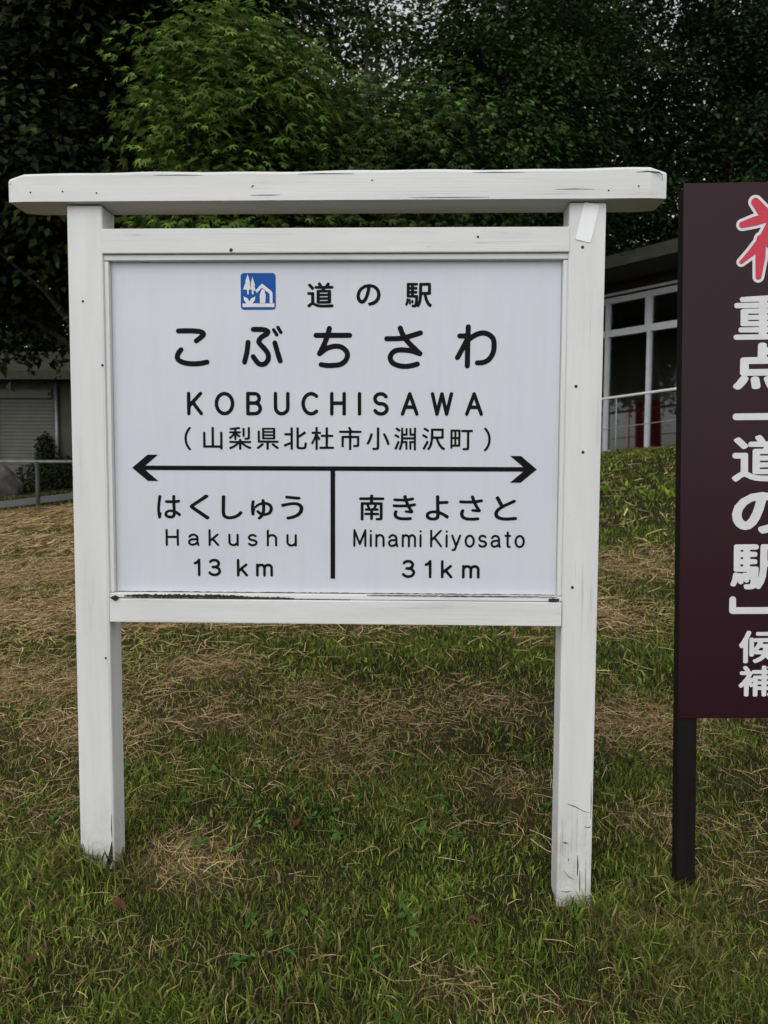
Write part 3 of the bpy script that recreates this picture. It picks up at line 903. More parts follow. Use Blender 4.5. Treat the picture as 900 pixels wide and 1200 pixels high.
# windows: bays of aluminium frame with a transom light over a tall pane
PITCH_W = 0.735
TR = 3.02
bay0 = -0.44
for k in range(-6, 6):
    u = bay0 + k * PITCH_W
    bm = bmesh.new()
    fb(u, -0.02, FZ + 0.035, 0.055, 0.07, HEAD - FZ - 0.035, bm)
    fb(u + 0.057, -0.02, HEAD - 0.085, PITCH_W - 0.059, 0.06, 0.085, bm)
    fb(u + 0.057, -0.02, TR, PITCH_W - 0.059, 0.075, 0.10, bm)
    fb(u + 0.057, -0.02, FZ + 0.035, PITCH_W - 0.059, 0.06, 0.07, bm)
    if k % 2 == 0:
        fb(u + PITCH_W - 0.055, -0.015, TR + 0.102, 0.052, 0.045, HEAD - TR - 0.19, bm)
    wdw = obj('window', bm, M['aluminium'], bld)
    pw = PITCH_W - 0.065
    obj('pane', fb(u + 0.06, 0.0, FZ + 0.11, pw, 0.006, TR - FZ - 0.115), M['glass'], wdw)
    obj('pane', fb(u + 0.06, 0.0, TR + 0.104, pw - (0.055 if k % 2 == 0 else 0), 0.006, HEAD - TR - 0.192), M['glass'], wdw)
obj('head_rail', fb(U0, 0.055, HEAD + 0.021, U1 - U0, 0.03, 0.035), M['aluminium'], bld)

# red cloth seen inside
bm = bmesh.new()
rows = []
rc = FP - du * 0.20 - dn * 0.10
for j in range(9):
    row = []
    for i in range(17):
        t = i / 16
        row.append(bm.verts.new(rc + du * (t * 0.72) + dn * (0.035 * math.sin(t * 19) * (0.4 + j / 9)) + up * (2.02 - j * 0.085 - 0.03 * math.sin(t * 7))))
    rows.append(row)
for j in range(8):
    for i in range(16):
        bm.faces.new((rows[j][i], rows[j + 1][i], rows[j + 1][i + 1], rows[j][i + 1]))
bmesh.ops.solidify(bm, geom=bm.faces[:], thickness=0.006)
o = obj('red_cloth', bm, M['red_cloth'], None, True)
tag(o, 'red cloth hanging behind the lower window glass', 'cloth')

# handrail before the windows
ha = Vector((2.905, 8.735, 2.02)); hb = Vector((3.633, 7.858, 2.083))
hd = (hb - ha)
h0, h1 = ha - hd * 2.2, ha + hd * 2.6
hr = empty('handrail', (ha.x, ha.y, hz(ha.x, ha.y)), 'white pipe handrail with thin wire along the grass bank before windows', 'railing')
obj('top_pipe', tube(bmesh.new(), [h0, ha, hb, h1], 0.018, 10), M['rail_white'], hr, True)
dz = Vector((0, 0, -0.425))
obj('wire', tube(bmesh.new(), [h0 + dz, ha + dz, hb + dz * 0.93, h1 + dz * .9], 0.006, 6), M['galv'], hr, True)
for t in (-1.75, -0.72, 0.24, 1.30, 2.3):
    p = ha + hd * t
    obj('upright', tube(bmesh.new(), [(p.x, p.y, hz(p.x, p.y) - 0.2), (p.x, p.y, p.z)], 0.009, 8), M['galv'], hr, True)

# ------------------------------------------------------------------ storehouse with a shutter, beyond the path
SY = 17.3
sb = empty('shuttered_storehouse', (-9.6, SY, 0.1), 'low cream storehouse with roller shutter and downpipe in tree shade', 'building')
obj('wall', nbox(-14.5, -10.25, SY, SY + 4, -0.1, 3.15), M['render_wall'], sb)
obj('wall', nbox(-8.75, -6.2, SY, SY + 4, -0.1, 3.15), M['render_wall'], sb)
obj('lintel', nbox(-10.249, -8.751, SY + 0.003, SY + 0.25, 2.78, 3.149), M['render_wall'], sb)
sh = obj('shutter_box', nbox(-10.24, -8.76, SY - 0.05, SY + 0.002, 2.70, 2.92, bev=0.01), M['shutter'], sb)
zz = 0.1
while zz < 2.72:
    obj('slat', nbox(-10.245, -8.755, SY + 0.06 , SY + 0.075, zz, zz + 0.088, bev=0.006, seg=1), M['shutter'], sb)
    zz += 0.092
obj('pillar', nbox(-10.42, -10.26, SY - 0.12, SY - 0.002, 0, 3.1), M['dark_wall'], sb)
obj('downpipe', tube(bmesh.new(), [(-8.62, SY - 0.07, 0.1), (-8.62, SY - 0.07, 3.1)], 0.045, 8), M['galv'], sb, True)
bm = bmesh.new()
obox(bm, (-15, SY - 0.9, 3.16), (9.3, 0, 0), (0, 3.2, 0.9), (0, 0, 0.12))
obj('roof', bm, M['roof_metal'], sb)
obj('fascia', nbox(-15, -5.7, SY - 0.945, SY - 0.903, 3.08, 3.29), M['fascia'], sb)

# pipe fence, boulder
fz = 1.117
pf = empty('pipe_fence', (-5.83, 10.3, hz(-5.83, 10.3)), 'low pipe fence with pale top rail on thin dull posts', 'fence')
fdir = lambda x: 10.3 + 0.02 * (x + 5.83)
obj('top_pipe', tube(bmesh.new(), [(-12, fdir(-12), fz), (-7, fdir(-7), fz), (-2.0, fdir(-2), fz + 0.01)], 0.026, 10), M['galv'], pf, True)
for x in (-11.8, -9.8, -7.8, -5.83, -3.9, -2.1):
    obj('post', tube(bmesh.new(), [(x, fdir(x), hz(x, fdir(x)) - 0.3), (x, fdir(x), fz)], 0.034, 10), M['fence_post'], pf, True)
bm = bmesh.new()
bmesh.ops.create_icosphere(bm, subdivisions=4, radius=1)
bc = Vector((-7.85, 12.5, hz(-7.85, 12.5) + 0.14))
from mathutils import noise as mn
for v in bm.verts:
    d = 1 + 0.28 * mn.noise(v.co * 1.4 + Vector((3, 1, 0))) + 0.10 * mn.noise(v.co * 4) + 0.04 * mn.noise(v.co * 9)
    v.co = Vector((v.co.x * 0.62 * d, v.co.y * 0.45 * d, v.co.z * 0.48 * d)) + bc
tag(obj('boulder', bm, M['boulder'], None, True), 'rounded pinkish grey boulder behind the pipe fence', 'rock')

# ------------------------------------------------------------------ leaves and trees
T_LEAF = (np.array([(0, 0, 0), (-.27, .45, .07), (.27, .45, .07), (0, 1, -.12)]), [(0, 2, 3), (0, 3, 1)])
def maple_template():
    v = [(0, 0, 0)]
    tips = [(-78, .62), (-38, .9), (0, 1.05), (38, .9), (78, .62)]
    pts = []
    for i, (a, r) in enumerate(tips):
        pts.append((math.sin(R(a)) * r, math.cos(R(a)) * r, -0.16 * r))
        if i < 4:
            b = (a + tips[i + 1][0]) / 2
            pts.append((math.sin(R(b)) * .36, math.cos(R(b)) * .36, 0.02))
    v += pts
    f = [(0, k + 1, k) for k in range(1, len(pts))]
    return np.array(v), f
T_MAPLE = maple_template()
T_LONG = (np.array([(0, 0, 0), (-.14, .4, .05), (.14, .4, .05), (0, 1, -.25)]), [(0, 2, 3), (0, 3, 1)])
T_SPRAY = (np.array([(0, 0, 0), (-.32, .55, -.05), (-.10, .50, .04), (0, 1, -.15), (.10, .50, .04), (.32, .6, -.05)]), [(0, 2, 1), (0, 4, 2), (2, 4, 3), (0, 5, 4)])

def scatter_leaves(name, pos, nrm, dirn, size, tint, template):
    tv, tf = template
    n = len(pos)
    nrm = nrm / np.linalg.norm(nrm, axis=1, keepdims=True)
    side = np.cross(dirn, nrm); side /= np.linalg.norm(side, axis=1, keepdims=True) + 1e-9
    fwd = np.cross(nrm, side)
    V = pos[:, None] + size[:, None, None] * (tv[None, :, 0:1] * side[:, None] + tv[None, :, 1:2] * fwd[:, None] + tv[None, :, 2:3] * nrm[:, None])
    k = len(tv)
    F = (np.array(tf)[None] + (np.arange(n) * k)[:, None, None]).reshape(-1)
    return np_mesh(name, V.reshape(-1, 3), F, np.full(n * len(tf), 3), np.repeat(tint, k, 0))

def palette(n, cols, jit_=0.25):
    cols = np.array(cols)
    w = rng.random((n, 1))
    i = rng.integers(0, len(cols), n)
    j = rng.integers(0, len(cols), n)
    c = cols[i] * w + cols[j] * (1 - w)
    return c * (1 + jit_ * rng.standard_normal((n, 1))).clip(0.4, 1.8)

def tree(name, base, top, blobs, nclu, nleaf, size, cols, label, template=T_LEAF, flat=0.45, crad=0.45, trunk_r=0.14, bark='bark', group=None, droop=0.35, limbs=8, lean=None, shell=0.45):
    bx, by = base
    bz = hz(bx, by)
    t = empty(name, (bx, by, bz), label, 'tree', group)
    lx, ly = lean if lean else (bx, by)
    path = []
    rr = random.Random(hash((bx, by)) & 0xffff)
    for k in range(9):
        q = k / 8
        path.append((bx + (lx - bx) * q + 0.08 * math.sin(q * 7 + bx), by + (ly - by) * q + 0.08 * math.cos(q * 5 + by), bz - 0.2 + (top - bz + .2) * q))
    obj('trunk', tube(bmesh.new(), path, [trunk_r * (1.25 if k == 0 else 1 - 0.85 * k / 8) for k in range(9)], 9), M[bark], t, True)
    vol = np.array([b[3] * b[4] * b[5] for b in blobs]); vol = vol / vol.sum()
    cc, out = [], []
    for b, v in zip(blobs, vol):
        m_ = max(3, int(nclu * v))
        d = rng.standard_normal((m_, 3)); d /= np.linalg.norm(d, axis=1, keepdims=True)
        r_ = (shell + (1 - shell) * rng.random((m_, 1))) ** 0.8
        r_ = np.minimum(r_ * (1 + 0.13 * rng.standard_normal((m_, 1))), 1.08)
        cc.append(np.array(b[:3]) + d * r_ * np.array(b[3:6])); out.append(d)
    cc = np.concatenate(cc); out = np.concatenate(out)
    for k in range(limbs):
        i = rr.randrange(len(cc))
        e = Vector(cc[i])
        ki = min(7, max(2, int(8 * (e.z - bz - 0.8) / max(0.5, top - bz))))
        s = Vector(path[ki])
        mid = s.lerp(e, 0.5) + Vector((rr.uniform(-.2, .2), rr.uniform(-.2, .2), rr.uniform(0.05, .35)))
        r0 = trunk_r * (1 - 0.85 * ki / 8) * 0.55
        obj('limb', tube(bmesh.new(), [s, s.lerp(mid, .5) + Vector((0, 0, .05)), mid, mid.lerp(e, .55), e], [r0, r0 * .8, r0 * .55, r0 * .35, r0 * .15], 6), M[bark], t, True)
    per = nleaf // len(cc)
    n = per * len(cc)
    ci = np.repeat(np.arange(len(cc)), per)
    off = np.clip(rng.standard_normal((n, 3)), -1.9, 1.9) * np.array([crad, crad, crad * flat]) * (0.6 + 0.8 * rng.random(len(cc)))[ci][:, None]
    rad = np.linalg.norm(off[:, :2], axis=1)
    off[:, 2] -= droop * rad ** 2 / crad * 0.6
    pos = cc[ci] + off
    dirn = off + 0.25 * out[ci] * crad + 0.25 * crad * rng.standard_normal((n, 3))
    dirn[:, 2] -= droop * crad
    nrm = np.stack((0.45 * rng.standard_normal(n), 0.45 * rng.standard_normal(n) - 0.15, np.ones(n)), 1) + 0.5 * out[ci]
    tint = palette(n, cols) * (0.55 + 1.0 * rng.random(len(cc)) ** 1.5)[ci][:, None]
    sz = size * (0.65 + 0.7 * rng.random(n))
    me = scatter_leaves('crown', pos - np.array([bx, by, bz]), nrm, dirn, sz, tint.clip(0, 1), template)
    cr = link_mesh('crown', me, M['leaf'], t)
    return t

DK = [(0.014, 0.026, 0.008), (0.020, 0.036, 0.010), (0.026, 0.030, 0.009)]
MG = [(0.10, 0.19, 0.036), (0.14, 0.23, 0.045), (0.075, 0.15, 0.032), (0.18, 0.22, 0.05)]
GR = [(0.06, 0.12, 0.028), (0.085, 0.14, 0.032), (0.045, 0.09, 0.026), (0.11, 0.13, 0.036)]
DG = [(0.020, 0.046, 0.011), (0.028, 0.058, 0.013), (0.016, 0.036, 0.010)]

tree('big_leaved_tree', (-4.05, 9.0), 9.0, [(-4.9, 8.8, 5.2, 2.5, 1.9, 2.2), (-4.2, 9.2, 8.0, 3.2, 2.4, 2.2), (-6.8, 9.6, 4.9, 2.0, 1.5, 1.9), (-3.4, 8.9, 4.4, 1.1, 1.2, 1.7), (-5.6, 9.4, 3.72, 1.8, 1.0, 0.75)], 620, 62000, 0.15, DK,
     'near black broad tree with large drooping leaves above the pipe fence', T_LEAF, 0.5, 0.38, 0.12, droop=0.35, limbs=14, lean=(-4.5, 9.0), shell=0.15)
tree('maple_tree', (-1.95, 7.2), 6.6, [(-1.95, 6.9, 5.2, 0.95, 0.9, 1.25), (-1.8, 7.0, 3.8, 1.1, 0.9, 1.1), (-1.5, 7.0, 5.6, 0.7, 0.7, 0.8)], 230, 13000, 0.105, MG,
     'bright green maple with layered lobed leaves above the sign roof', T_MAPLE, 0.28, 0.30, 0.08, droop=0.35, limbs=8)
tree('leafy_tree', (-0.35, 8.4), 6.3, [(-0.4, 8.2, 4.6, 1.45, 1.1, 1.45), (0.35, 8.2, 5.1, 0.9, 0.9, 1.1), (-0.9, 8.3, 4.4, 0.9, 0.9, 1.3)], 260, 17000, 0.10, GR,
     'mid green bushy tree just right of the maple', T_MAPLE, 0.35, 0.32, 0.09, limbs=8)
tree('round_leaved_tree', (1.5, 9.0), 7.6, [(1.4, 8.8, 5.6, 1.3, 1.1, 2.0), (1.8, 9.0, 7.2, 1.3, 1.2, 1.3), (0.7, 9.0, 6.6, 0.8, 0.9, 1.0)], 240, 24000, 0.085, DG + GR[:1],
     'dull green tree with an upright crown behind the middle of the sign roof', T_LEAF, 0.35, 0.28, 0.11, limbs=12, droop=0.5)
tree('dark_evergreen_tree', (2.75, 11.2), 9.5, [(3.3, 10.6, 6.6, 1.7, 1.3, 2.0), (3.0, 10.8, 9.0, 1.9, 1.5, 1.7), (2.4, 10.4, 5.5, 1.0, 1.0, 1.3), (3.1, 9.3, 4.75, 1.0, 0.5, 0.45)], 240, 30000, 0.10, DK + DG,
     'dark evergreen tree rising behind the eave of the low building', T_SPRAY, 0.35, 0.32, 0.15, limbs=12, droop=0.5)
tree('drooping_tree', (6.1, 12.5), 9.5, [(5.4, 10.6, 6.6, 1.7, 1.3, 2.2), (6.2, 11.0, 9.0, 2.0, 1.5, 1.7), (4.4, 10.6, 5.2, 0.9, 0.8, 0.7)], 240, 30000, 0.10, DK + DG,
     'dark drooping tree above and behind the maroon board', T_LEAF, 0.4, 0.33, 0.16, droop=0.7, limbs=12)
# bare-stemmed tall trees behind
for (bx, by, lx, lab) in ((-2.2, 13.6, -2.0, 'tall slender pale stemmed tree with thin crown behind the maple'), (-0.95, 14.6, -0.5, 'tall slender pale stemmed tree in the gap right of the maple')):
    tree('tall_slender_tree', (bx, by), 13, [(lx, by, 10.8, 1.4, 1.2, 1.3), (lx - .5, by + .4, 8.3, 1.0, 1.0, 0.8)], 130, 6000, 0.13, GR,
         lab, T_LEAF, 0.6, 0.4, 0.10, 'pale_bark', 'slender trees behind the maple', limbs=14, lean=(lx, by))
# the dark wood behind: separate trees
back = [(-18, 29, 19, 4), (-13, 30, 20, 4), (-8, 29, 20, 4), (-3.2, 30, 18.5, 3), (2.0, 30, 18, 2.3), (5, 29, 20, 3), (13.2, 28, 20, 4), (17.5, 28, 20, 4),
        (-15.5, 21, 17, 3.2), (-12, 23, 18, 3.4), (-8.6, 22.5, 18, 3.3), (-5.6, 20, 16.5, 2.8), (-3.0, 22.5, 15.6, 2.3), (-0.75, 23.5, 15.3, 2.0), (7.6, 25, 18, 2.5), (2.4, 22.0, 16.5, 2.3), (4.5, 20.5, 17, 2.0), (9.9, 20, 17, 2.4), (12.6, 20.5, 17, 3.3), (15.8, 19.5, 16, 3.3)]
for (bx, by, tp, rad) in back:
    h = tp - hz(bx, by)
    tree('wood_tree', (bx, by), tp - 0.8, [(bx, by, tp - h * .28, rad * .8, rad * .7, h * .26), (bx, by, tp - h * .58, rad, rad * .8, h * .28), (bx, by - .3, tp - h * .82, rad * .9, rad * .8, h * .18)], 230, 9000, 0.42, DK + DG,
         'dark tree of the wood closing the view behind everything', T_SPRAY, 0.5, 0.6, 0.18, group='trees of the dark wood', limbs=4, shell=0.3)

# low hedge and shrub by the storehouse
def bush(name, blobs, nclu, nleaf, size, cols, label, cat):
    b0 = blobs[0]
    t = empty(name, (b0[0], b0[1], hz(b0[0], b0[1])), label, cat)
    off0 = root_loc(t)
    for k in range(7):
        b = blobs[k % len(blobs)]
        e = (b[0] + random.uniform(-.6, .6) * b[3], b[1] + random.uniform(-.4, .4) * b[4], b[2] + .3 * b[5])
        obj('stem', tube(bmesh.new(), [(e[0] * .6 + b[0] * .4, b[1], hz(b[0], b[1]) - .1), e], [0.03, 0.01], 6), M['bark'], t, True)
    pos, out = [], []
    per = nleaf // len(blobs)
    for b in blobs:
        d = rng.standard_normal((per, 3)); d /= np.linalg.norm(d, axis=1, keepdims=True)
        r_ = (0.45 + 0.6 * rng.random((per, 1)) ** 0.6) * (1 + 0.18 * vnoise(d[:, 0] * 4 + b[0], d[:, 2] * 4)[:, None])
        pos.append(np.array(b[:3]) + d * r_ * np.array(b[3:6])); out.append(d)
    pos = np.concatenate(pos); out = np.concatenate(out); n = len(pos)
    keep = pos[:, 2] > height(pos[:, 0], pos[:, 1]) - .02
    pos, out = pos[keep], out[keep]; n = len(pos)
    me = scatter_leaves('foliage', pos - np.array(off0), out + 0.6 * rng.standard_normal((n, 3)) + [0, 0, .4], out + 0.7 * rng.standard_normal((n, 3)), size * (0.6 + .8 * rng.random(n)), palette(n, cols), T_LEAF)
    link_mesh('foliage', me, M['leaf'], t)
    return t
bush('hedge', [(x, 13.6 + 0.05 * x, hz(x, 13.3) + 0.22, 0.75, 0.5, 0.36) for x in np.arange(-6.9, -2.8, 0.62)], 1, 14000, 0.075, DK, 'low dark clipped hedge beyond the path', 'hedge')
bush('shrub', [(-8.55, SY - 0.6, 0.8, 0.30, 0.25, 0.6), (-8.68, SY - 0.6, 1.35, 0.2, 0.2, 0.4)], 1, 1800, 0.09, DK, 'small dark shrub growing against the storehouse downpipe', 'shrub')

# ------------------------------------------------------------------ the lawn: blades, straw, fallen leaves
def straw_mask(x, y):
    """0..1: how much cut hay lies here: windrows on the left bank, loose patches elsewhere"""
    yy = y - 0.10 * x
    rows = np.sin(yy * 4.6 + 2.2 * vnoise(x * .7, y * .5) + 1.0) * 0.5 + 0.5
    left = 1 / (1 + np.exp((x + 0.95 + 0.12 * y) * 3.0)) * (1 / (1 + np.exp(-(y - 0.75) * 3)))
    a = left * (0.30 + 0.70 * rows ** 1.3) * (0.55 + 0.9 * fbm(x * 1.1 + 3, y * 2.5 + 20)).clip(0, 1.2)
    b = ((fbm(x * 1.5 + 11, y * 2.2 + 4) - 0.52) * 5).clip(0, 1) * np.exp(-((y - 1.6) / 2.6) ** 2)
    return np.clip(1.15 * a + 0.45 * b, 0, 1)

clumps = [(-0.47, 0.06, 0.17, 1.0), (0.15, 1.15, 0.35, .55), (-0.25, 1.3, 0.3, .5), (0.55, 1.35, 0.3, .5), (1.25, 1.2, 0.35, .9), (1.15, 0.45, 0.2, .6), (0.62, 0.65, 0.2, .5), (-1.15, 0.9, 0.3, .9), (-0.8, 1.6, .3, .8),
          (1.35, 2.6, 0.5, .7), (1.9, 3.6, .6, .6), (-0.1, 0.75, .22, .5), (0.35, -0.35, .12, .5), (-.2, -.75, .12, .4), (0.95, -.1, .16, .4)]
def hay(x, y):
    m_ = straw_mask(x, y)
    for cx, cy, r_, a in clumps:
        m_ = np.maximum(m_, a * np.exp(-(((x - cx) ** 2 + ((y - cy) * 1.3) ** 2) / r_ ** 2)))
    return m_

ga = g.data.color_attributes.new('tint', 'FLOAT_COLOR', 'POINT')
gh = (hay(Vg[:, 0], Vg[:, 1]) ** 1.3 * (np.abs(Vg[:, 1]) < 9.6))[:, None]
ga.data.foreach_set('color', np.concatenate((np.repeat(gh, 3, 1), np.ones_like(gh)), 1).astype(np.float32).ravel())

def wedge(n, z0, z1):
    """points seen by the camera (and a step to either side) between two distances"""
    z = np.sqrt(rng.random(n) * (z1 ** 2 - z0 ** 2) + z0 ** 2)
    lat = (rng.random(n) * 2 - 1) * (0.56 * z + 0.75)
    return CAM.x - 0.029 * z + lat, CAM.y + z

def area(z0, z1):
    return (0.56 * (z1 ** 2 - z0 ** 2)) + 1.5 * (z1 - z0)

V, T = [], []
G1 = np.array([(0.112, 0.198, 0.022), (0.180, 0.255, 0.034), (0.245, 0.285, 0.052), (0.082, 0.150, 0.022), (0.285, 0.275, 0.072)])
G2 = np.array([(0.20, 0.17, 0.075), (0.27, 0.20, 0.10), (0.17, 0.12, 0.06)])
for z0, z1, dens, wd, hh in ((1.15, 2.2, 46000, 0.0026, 0.038), (2.2, 3.2, 33000, 0.0030, 0.034), (3.2, 4.6, 13000, 0.0042, 0.036), (4.6, 7.0, 5600, 0.0065, 0.040), (7.0, 14.5, 1400, 0.013, 0.05)):
    n = int(dens * area(z0, z1))
    x, y = wedge(n, z0, z1)
    hm = hay(x, y)
    thin = ((fbm(x * 3.1 + 40, y * 3.1) - 0.30) * 3.2).clip(0.35, 1)
    keep = rng.random(n) < thin * (1 - 0.62 * hm)
    x, y, hm = x[keep], y[keep], hm[keep]
    n = len(x)
    # keep posts and path clear
    ok = ~(((np.abs(np.abs(x) - 0.7375) < 0.055) & (y > -0.003) & (y < 0.105)) | ((x < -2) & (np.abs(y - (11.05 + 0.10 * (x + 6))) < 0.66)))
    x, y, hm = x[ok], y[ok], hm[ok]; n = len(x)
    zg = height(x, y) - 0.004
    tuft = 0.55 + 1.0 * fbm(x * 4 + 3, y * 4 + 17)
    for px, py, amp, rad in ((-0.80, -0.02, 1.7, 0.08), (-0.69, -0.04, 1.0, 0.07), (0.70, -0.05, 0.6, 0.08), (0.83, -0.05, 1.2, 0.09), (0.92, -0.2, 1.2, 0.12), (1.1, 0.05, 1.1, 0.10), (-0.95, -0.12, 0.8, 0.14), (1.05, -0.45, .6, .2), (-0.45, -.55, .4, .12), (0.2, -.6, .4, .15)):
        tuft += amp * np.exp(-((x - px) ** 2 + (y - py) ** 2) / rad ** 2)
    L_ = hh * tuft * (0.5 + 0.9 * rng.random(n) ** 1.5)
    az = rng.random(n) * 2 * np.pi
    lean = (0.1 + 0.9 * rng.random(n)) * 0.85
    bend = 0.3 + 0.9 * rng.random(n)
    dx, dy = np.cos(az), np.sin(az)
    sx, sy = -dy, dx
    tw = rng.random(n) * 2 * np.pi                      # the blade's own facing
    sx, sy = np.cos(tw), np.sin(tw)
    w = wd * (0.6 + 1.7 * rng.random(n) ** 3) * np.clip(L_ / hh, 0.8, 1.6)
    P0 = np.stack((x, y, zg), 1)
    mid = P0 + np.stack((dx * np.sin(lean * .6), dy * np.sin(lean * .6), np.cos(lean * .6)), 1) * (L_ * .55)[:, None]
    a2 = np.minimum(lean + bend * .8, 2.0)
    tip = mid + np.stack((dx * np.sin(a2), dy * np.sin(a2), np.cos(a2)), 1) * (L_ * .5)[:, None]
    S = np.stack((sx, sy, np.zeros(n)), 1) * (w / 2)[:, None]
    V.append(np.stack((P0 - S, P0 + S, mid - S * .85, mid + S * .85, tip), 1).reshape(-1, 3))
    i = rng.integers(0, len(G1), n); j = rng.integers(0, len(G1), n); q = rng.random((n, 1))
    cg = G1[i] * q + G1[j] * (1 - q)
    cg = cg * (0.75 + 0.5 * fbm(x * 1.7 + 9, y * 1.7 + 30))[:, None]
    dry = rng.random(n) < (0.06 + 0.45 * hm + 0.18 * (fbm(x * 2.3 + 50, y * 2.3) > 0.58))
    cg = np.where(dry[:, None], G2[rng.integers(0, 3, n)], cg) * (0.45 + 1.25 * rng.random((n, 1)) ** 2.0)
    T.append(np.repeat(cg, 5, 0))
V = np.concatenate(V); T = np.concatenate(T)
n = len(V) // 5
b = (np.arange(n) * 5)[:, None]
F = np.concatenate((b + np.array([[0, 1, 3, 2]]), b + np.array([[2, 3, 4]])), 1)
me = np_mesh('grass', V, F.ravel(), np.tile([4, 3], n), T)
o = link_mesh('grass', me, M['grass'])
tag(o, 'short mown green grass covering the bank under the signs', 'grass', kind='stuff')

def strands(name, x, y, length, width, lift, cols):
    n = len(x)
    az = rng.random(n) * 2 * np.pi
    k = 4
    cur = (rng.random(n) - .5) * 1.6
    px, py = x.copy(), y.copy()
    z0 = rng.random(n) ** 1.5 * lift + 0.010
    tilt = (rng.random(n) - .35) * lift * 1.2
    pts, sd_ = [], []
    for s in range(k):
        a = az + cur * s / (k - 1)
        z = height(px, py) + z0 + tilt * (s / (k - 1)) * np.sin(math.pi * s / (k - 1) * .8)
        pts.append(np.stack((px, py, np.maximum(z, height(px, py) + .004)), 1))
        sd_.append(np.stack((-np.sin(a), np.cos(a), 0.4 * np.ones(n)), 1))
        px = px + np.cos(a) * length / (k - 1); py = py + np.sin(a) * length / (k - 1)
    rows_ = []
    for s in range(k):
        ww = width * (1.0 if s < k - 1 else 0.4)
        rows_.append(pts[s] - sd_[s] * (ww / 2)[:, None]); rows_.append(pts[s] + sd_[s] * (ww / 2)[:, None])
    V_ = np.stack(rows_, 1).reshape(-1, 3)
    b_ = (np.arange(n) * 2 * k)[:, None, None]
    F_ = (b_ + np.array([[2 * s, 2 * s + 1, 2 * s + 3, 2 * s + 2] for s in range(k - 1)])[None]).reshape(-1)
    c_ = palette(n, cols, 0.2)
    return V_, F_, np.full(n * (k - 1), 4), np.repeat(c_, 2 * k, 0)

SC = [(0.48, 0.34, 0.165), (0.34, 0.22, 0.10), (0.58, 0.45, 0.25), (0.20, 0.13, 0.065), (0.43, 0.28, 0.13), (0.30, 0.23, 0.10)]
Vs, Fs, Cs, Ts = [], [], [], []
base_i = 0
for z0, z1, dens, wd, ln, lift in ((1.15, 2.6, 8500, 0.0014, 0.060, 0.024), (2.6, 4.0, 8500, 0.0018, 0.070, 0.026), (4.0, 6.5, 4600, 0.0034, 0.10, 0.032), (6.5, 12.5, 1300, 0.008, 0.16, 0.04)):
    n = int(dens * area(z0, z1))
    x, y = wedge(n, z0, z1)
    keep = rng.random(n) < (0.028 + 0.95 * hay(x, y) ** 1.4)
    keep &= ~((np.abs(np.abs(x) - 0.7375) < 0.11) & (y > -0.06) & (y < 0.16)) & (y < 9.3)
    x, y = x[keep], y[keep]
    n = len(x)
    v, f, c_, t_ = strands('straw', x, y, ln * (0.4 + 1.2 * rng.random(n)), wd * (0.6 + .8 * rng.random(n)), lift, SC)
    Vs.append(v); Fs.append(f + base_i); Cs.append(c_); Ts.append(t_); base_i += len(v)
me = np_mesh('straw', np.concatenate(Vs), np.concatenate(Fs), np.concatenate(Cs), np.concatenate(Ts))
tag(link_mesh('straw', me, M['straw']), 'dry brown mowing hay lying in rows and patches on the lawn', 'hay', kind='stuff')

# clover and plantain among the grass
n = 420
x, y = wedge(n, 1.15, 3.4)
keep = (fbm(x * 2.2 + 21, y * 2.2 + 33) > 0.55) & ~((np.abs(np.abs(x) - 0.7375) < 0.07) & (y > -0.03) & (y < 0.13))
x, y = x[keep], y[keep]
n = len(x)
kk = 5
az = np.repeat(rng.random(n) * 6.28, kk) + np.tile(np.arange(kk) * 6.28 / kk, n) + 0.5 * rng.standard_normal(n * kk)
xx, yy = np.repeat(x, kk), np.repeat(y, kk)
ps = np.stack((xx, yy, height(xx, yy) + 0.012 + 0.014 * rng.random(n * kk)), 1)
dr = np.stack((np.cos(az), np.sin(az), 0.35 + 0.4 * rng.random(n * kk)), 1)
nr = np.stack((0.4 * rng.standard_normal(n * kk), 0.4 * rng.standard_normal(n * kk), np.ones(n * kk)), 1)
T_BROAD = (np.array([(0, 0, 0), (-.20, .3, .05), (-.24, .65, .06), (0, 1, -.08), (.24, .65, .06), (.20, .3, .05), (0, .5, 0)]), [(0, 6, 1), (1, 6, 2), (2, 6, 3), (3, 6, 4), (4, 6, 5), (5, 6, 0)])
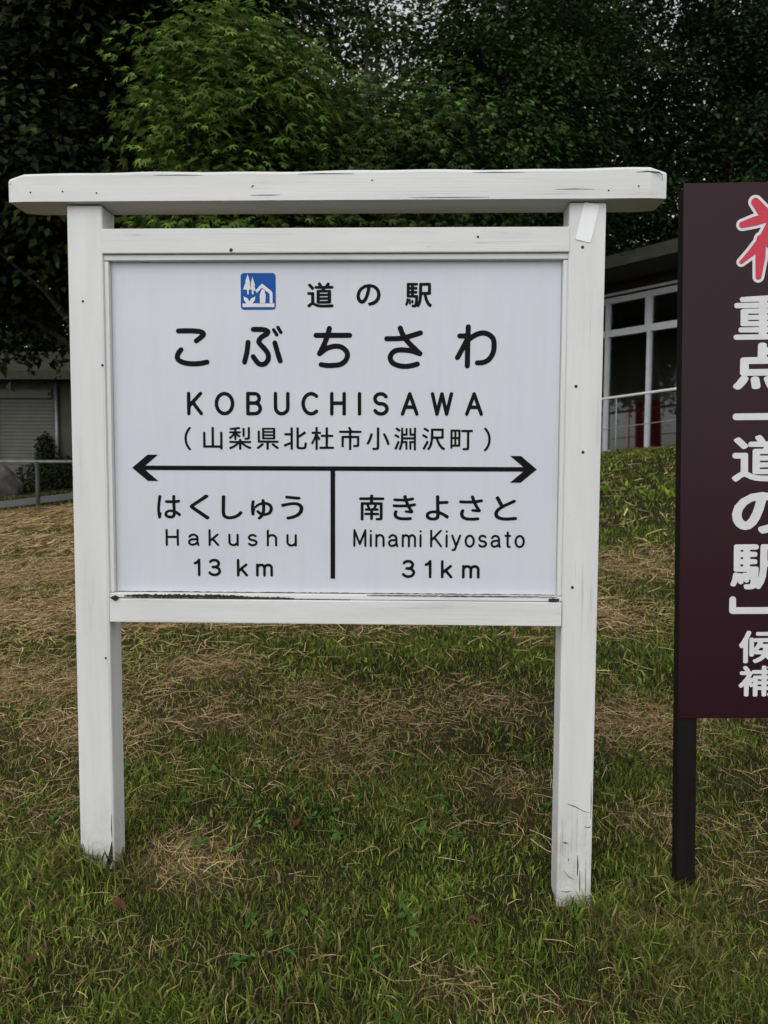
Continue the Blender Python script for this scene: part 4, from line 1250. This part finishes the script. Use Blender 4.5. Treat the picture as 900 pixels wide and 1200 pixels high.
me = scatter_leaves('weeds', ps, nr, dr, np.repeat(0.018 + 0.022 * rng.random(n), kk), palette(n * kk, [(0.07, 0.17, 0.03), (0.10, 0.21, 0.04), (0.055, 0.12, 0.03)], 0.2), T_BROAD)
tag(link_mesh('weeds', me, M['grass']), 'small broad leaved weeds mixed into the mown grass', 'weeds', kind='stuff')

# fallen leaves
M['dead_leaf'] = mottled('dead_leaf', (0.14, 0.045, 0.03), (0.26, 0.10, 0.06), 0.8, 40, None, 0.4, 0.003)
def fallen(x, y, s, rz, tilt):
    bm = bmesh.new()
    n = 7
    L_, R_, C_ = [], [], []
    for k in range(n):
        t = k / (n - 1)
        w = 0.33 * math.sin(math.pi * min(1, t * .93 + .05)) ** 0.8
        zc = 0.18 * math.sin(t * 2.4)
        C_.append(bm.verts.new((0, t - .5, zc))); L_.append(bm.verts.new((-w, t - .5, zc + w * .5))); R_.append(bm.verts.new((w, t - .5, zc + w * .35)))
    for k in range(n - 1):
        bm.faces.new((L_[k], C_[k], C_[k + 1], L_[k + 1])); bm.faces.new((C_[k], R_[k], R_[k + 1], C_[k + 1]))
    bmesh.ops.solidify(bm, geom=bm.faces[:], thickness=0.02)
    mat = Matrix.Translation((0, 0, 0)) @ Matrix.Rotation(rz, 4, 'Z') @ Matrix.Rotation(tilt, 4, 'X') @ Matrix.Scale(s, 4)
    bmesh.ops.transform(bm, matrix=mat, verts=bm.verts[:])
    zmin = min(v.co.z for v in bm.verts)
    for v in bm.verts:
        v.co += Vector((x, y, hz(x, y) - zmin + 0.022))
    return obj('fallen_leaf', bm, M['dead_leaf'])
for k, (x, y, s) in enumerate(((0.98, -0.28, 0.045), (-0.60, -0.20, 0.05), (-0.74, -0.42, 0.04), (0.46, -0.58, 0.045), (0.60, -0.55, 0.04), (-0.16, 0.28, 0.06), (0.42, -0.12, 0.04), (-0.40, -0.5, 0.035), (0.9, -.5, .04))):
    tag(fallen(x, y, s, k * 1.3, 0.3 * math.sin(k * 2.1)), 'small reddish brown fallen leaf lying in the grass', 'leaf', 'fallen leaves in the grass')
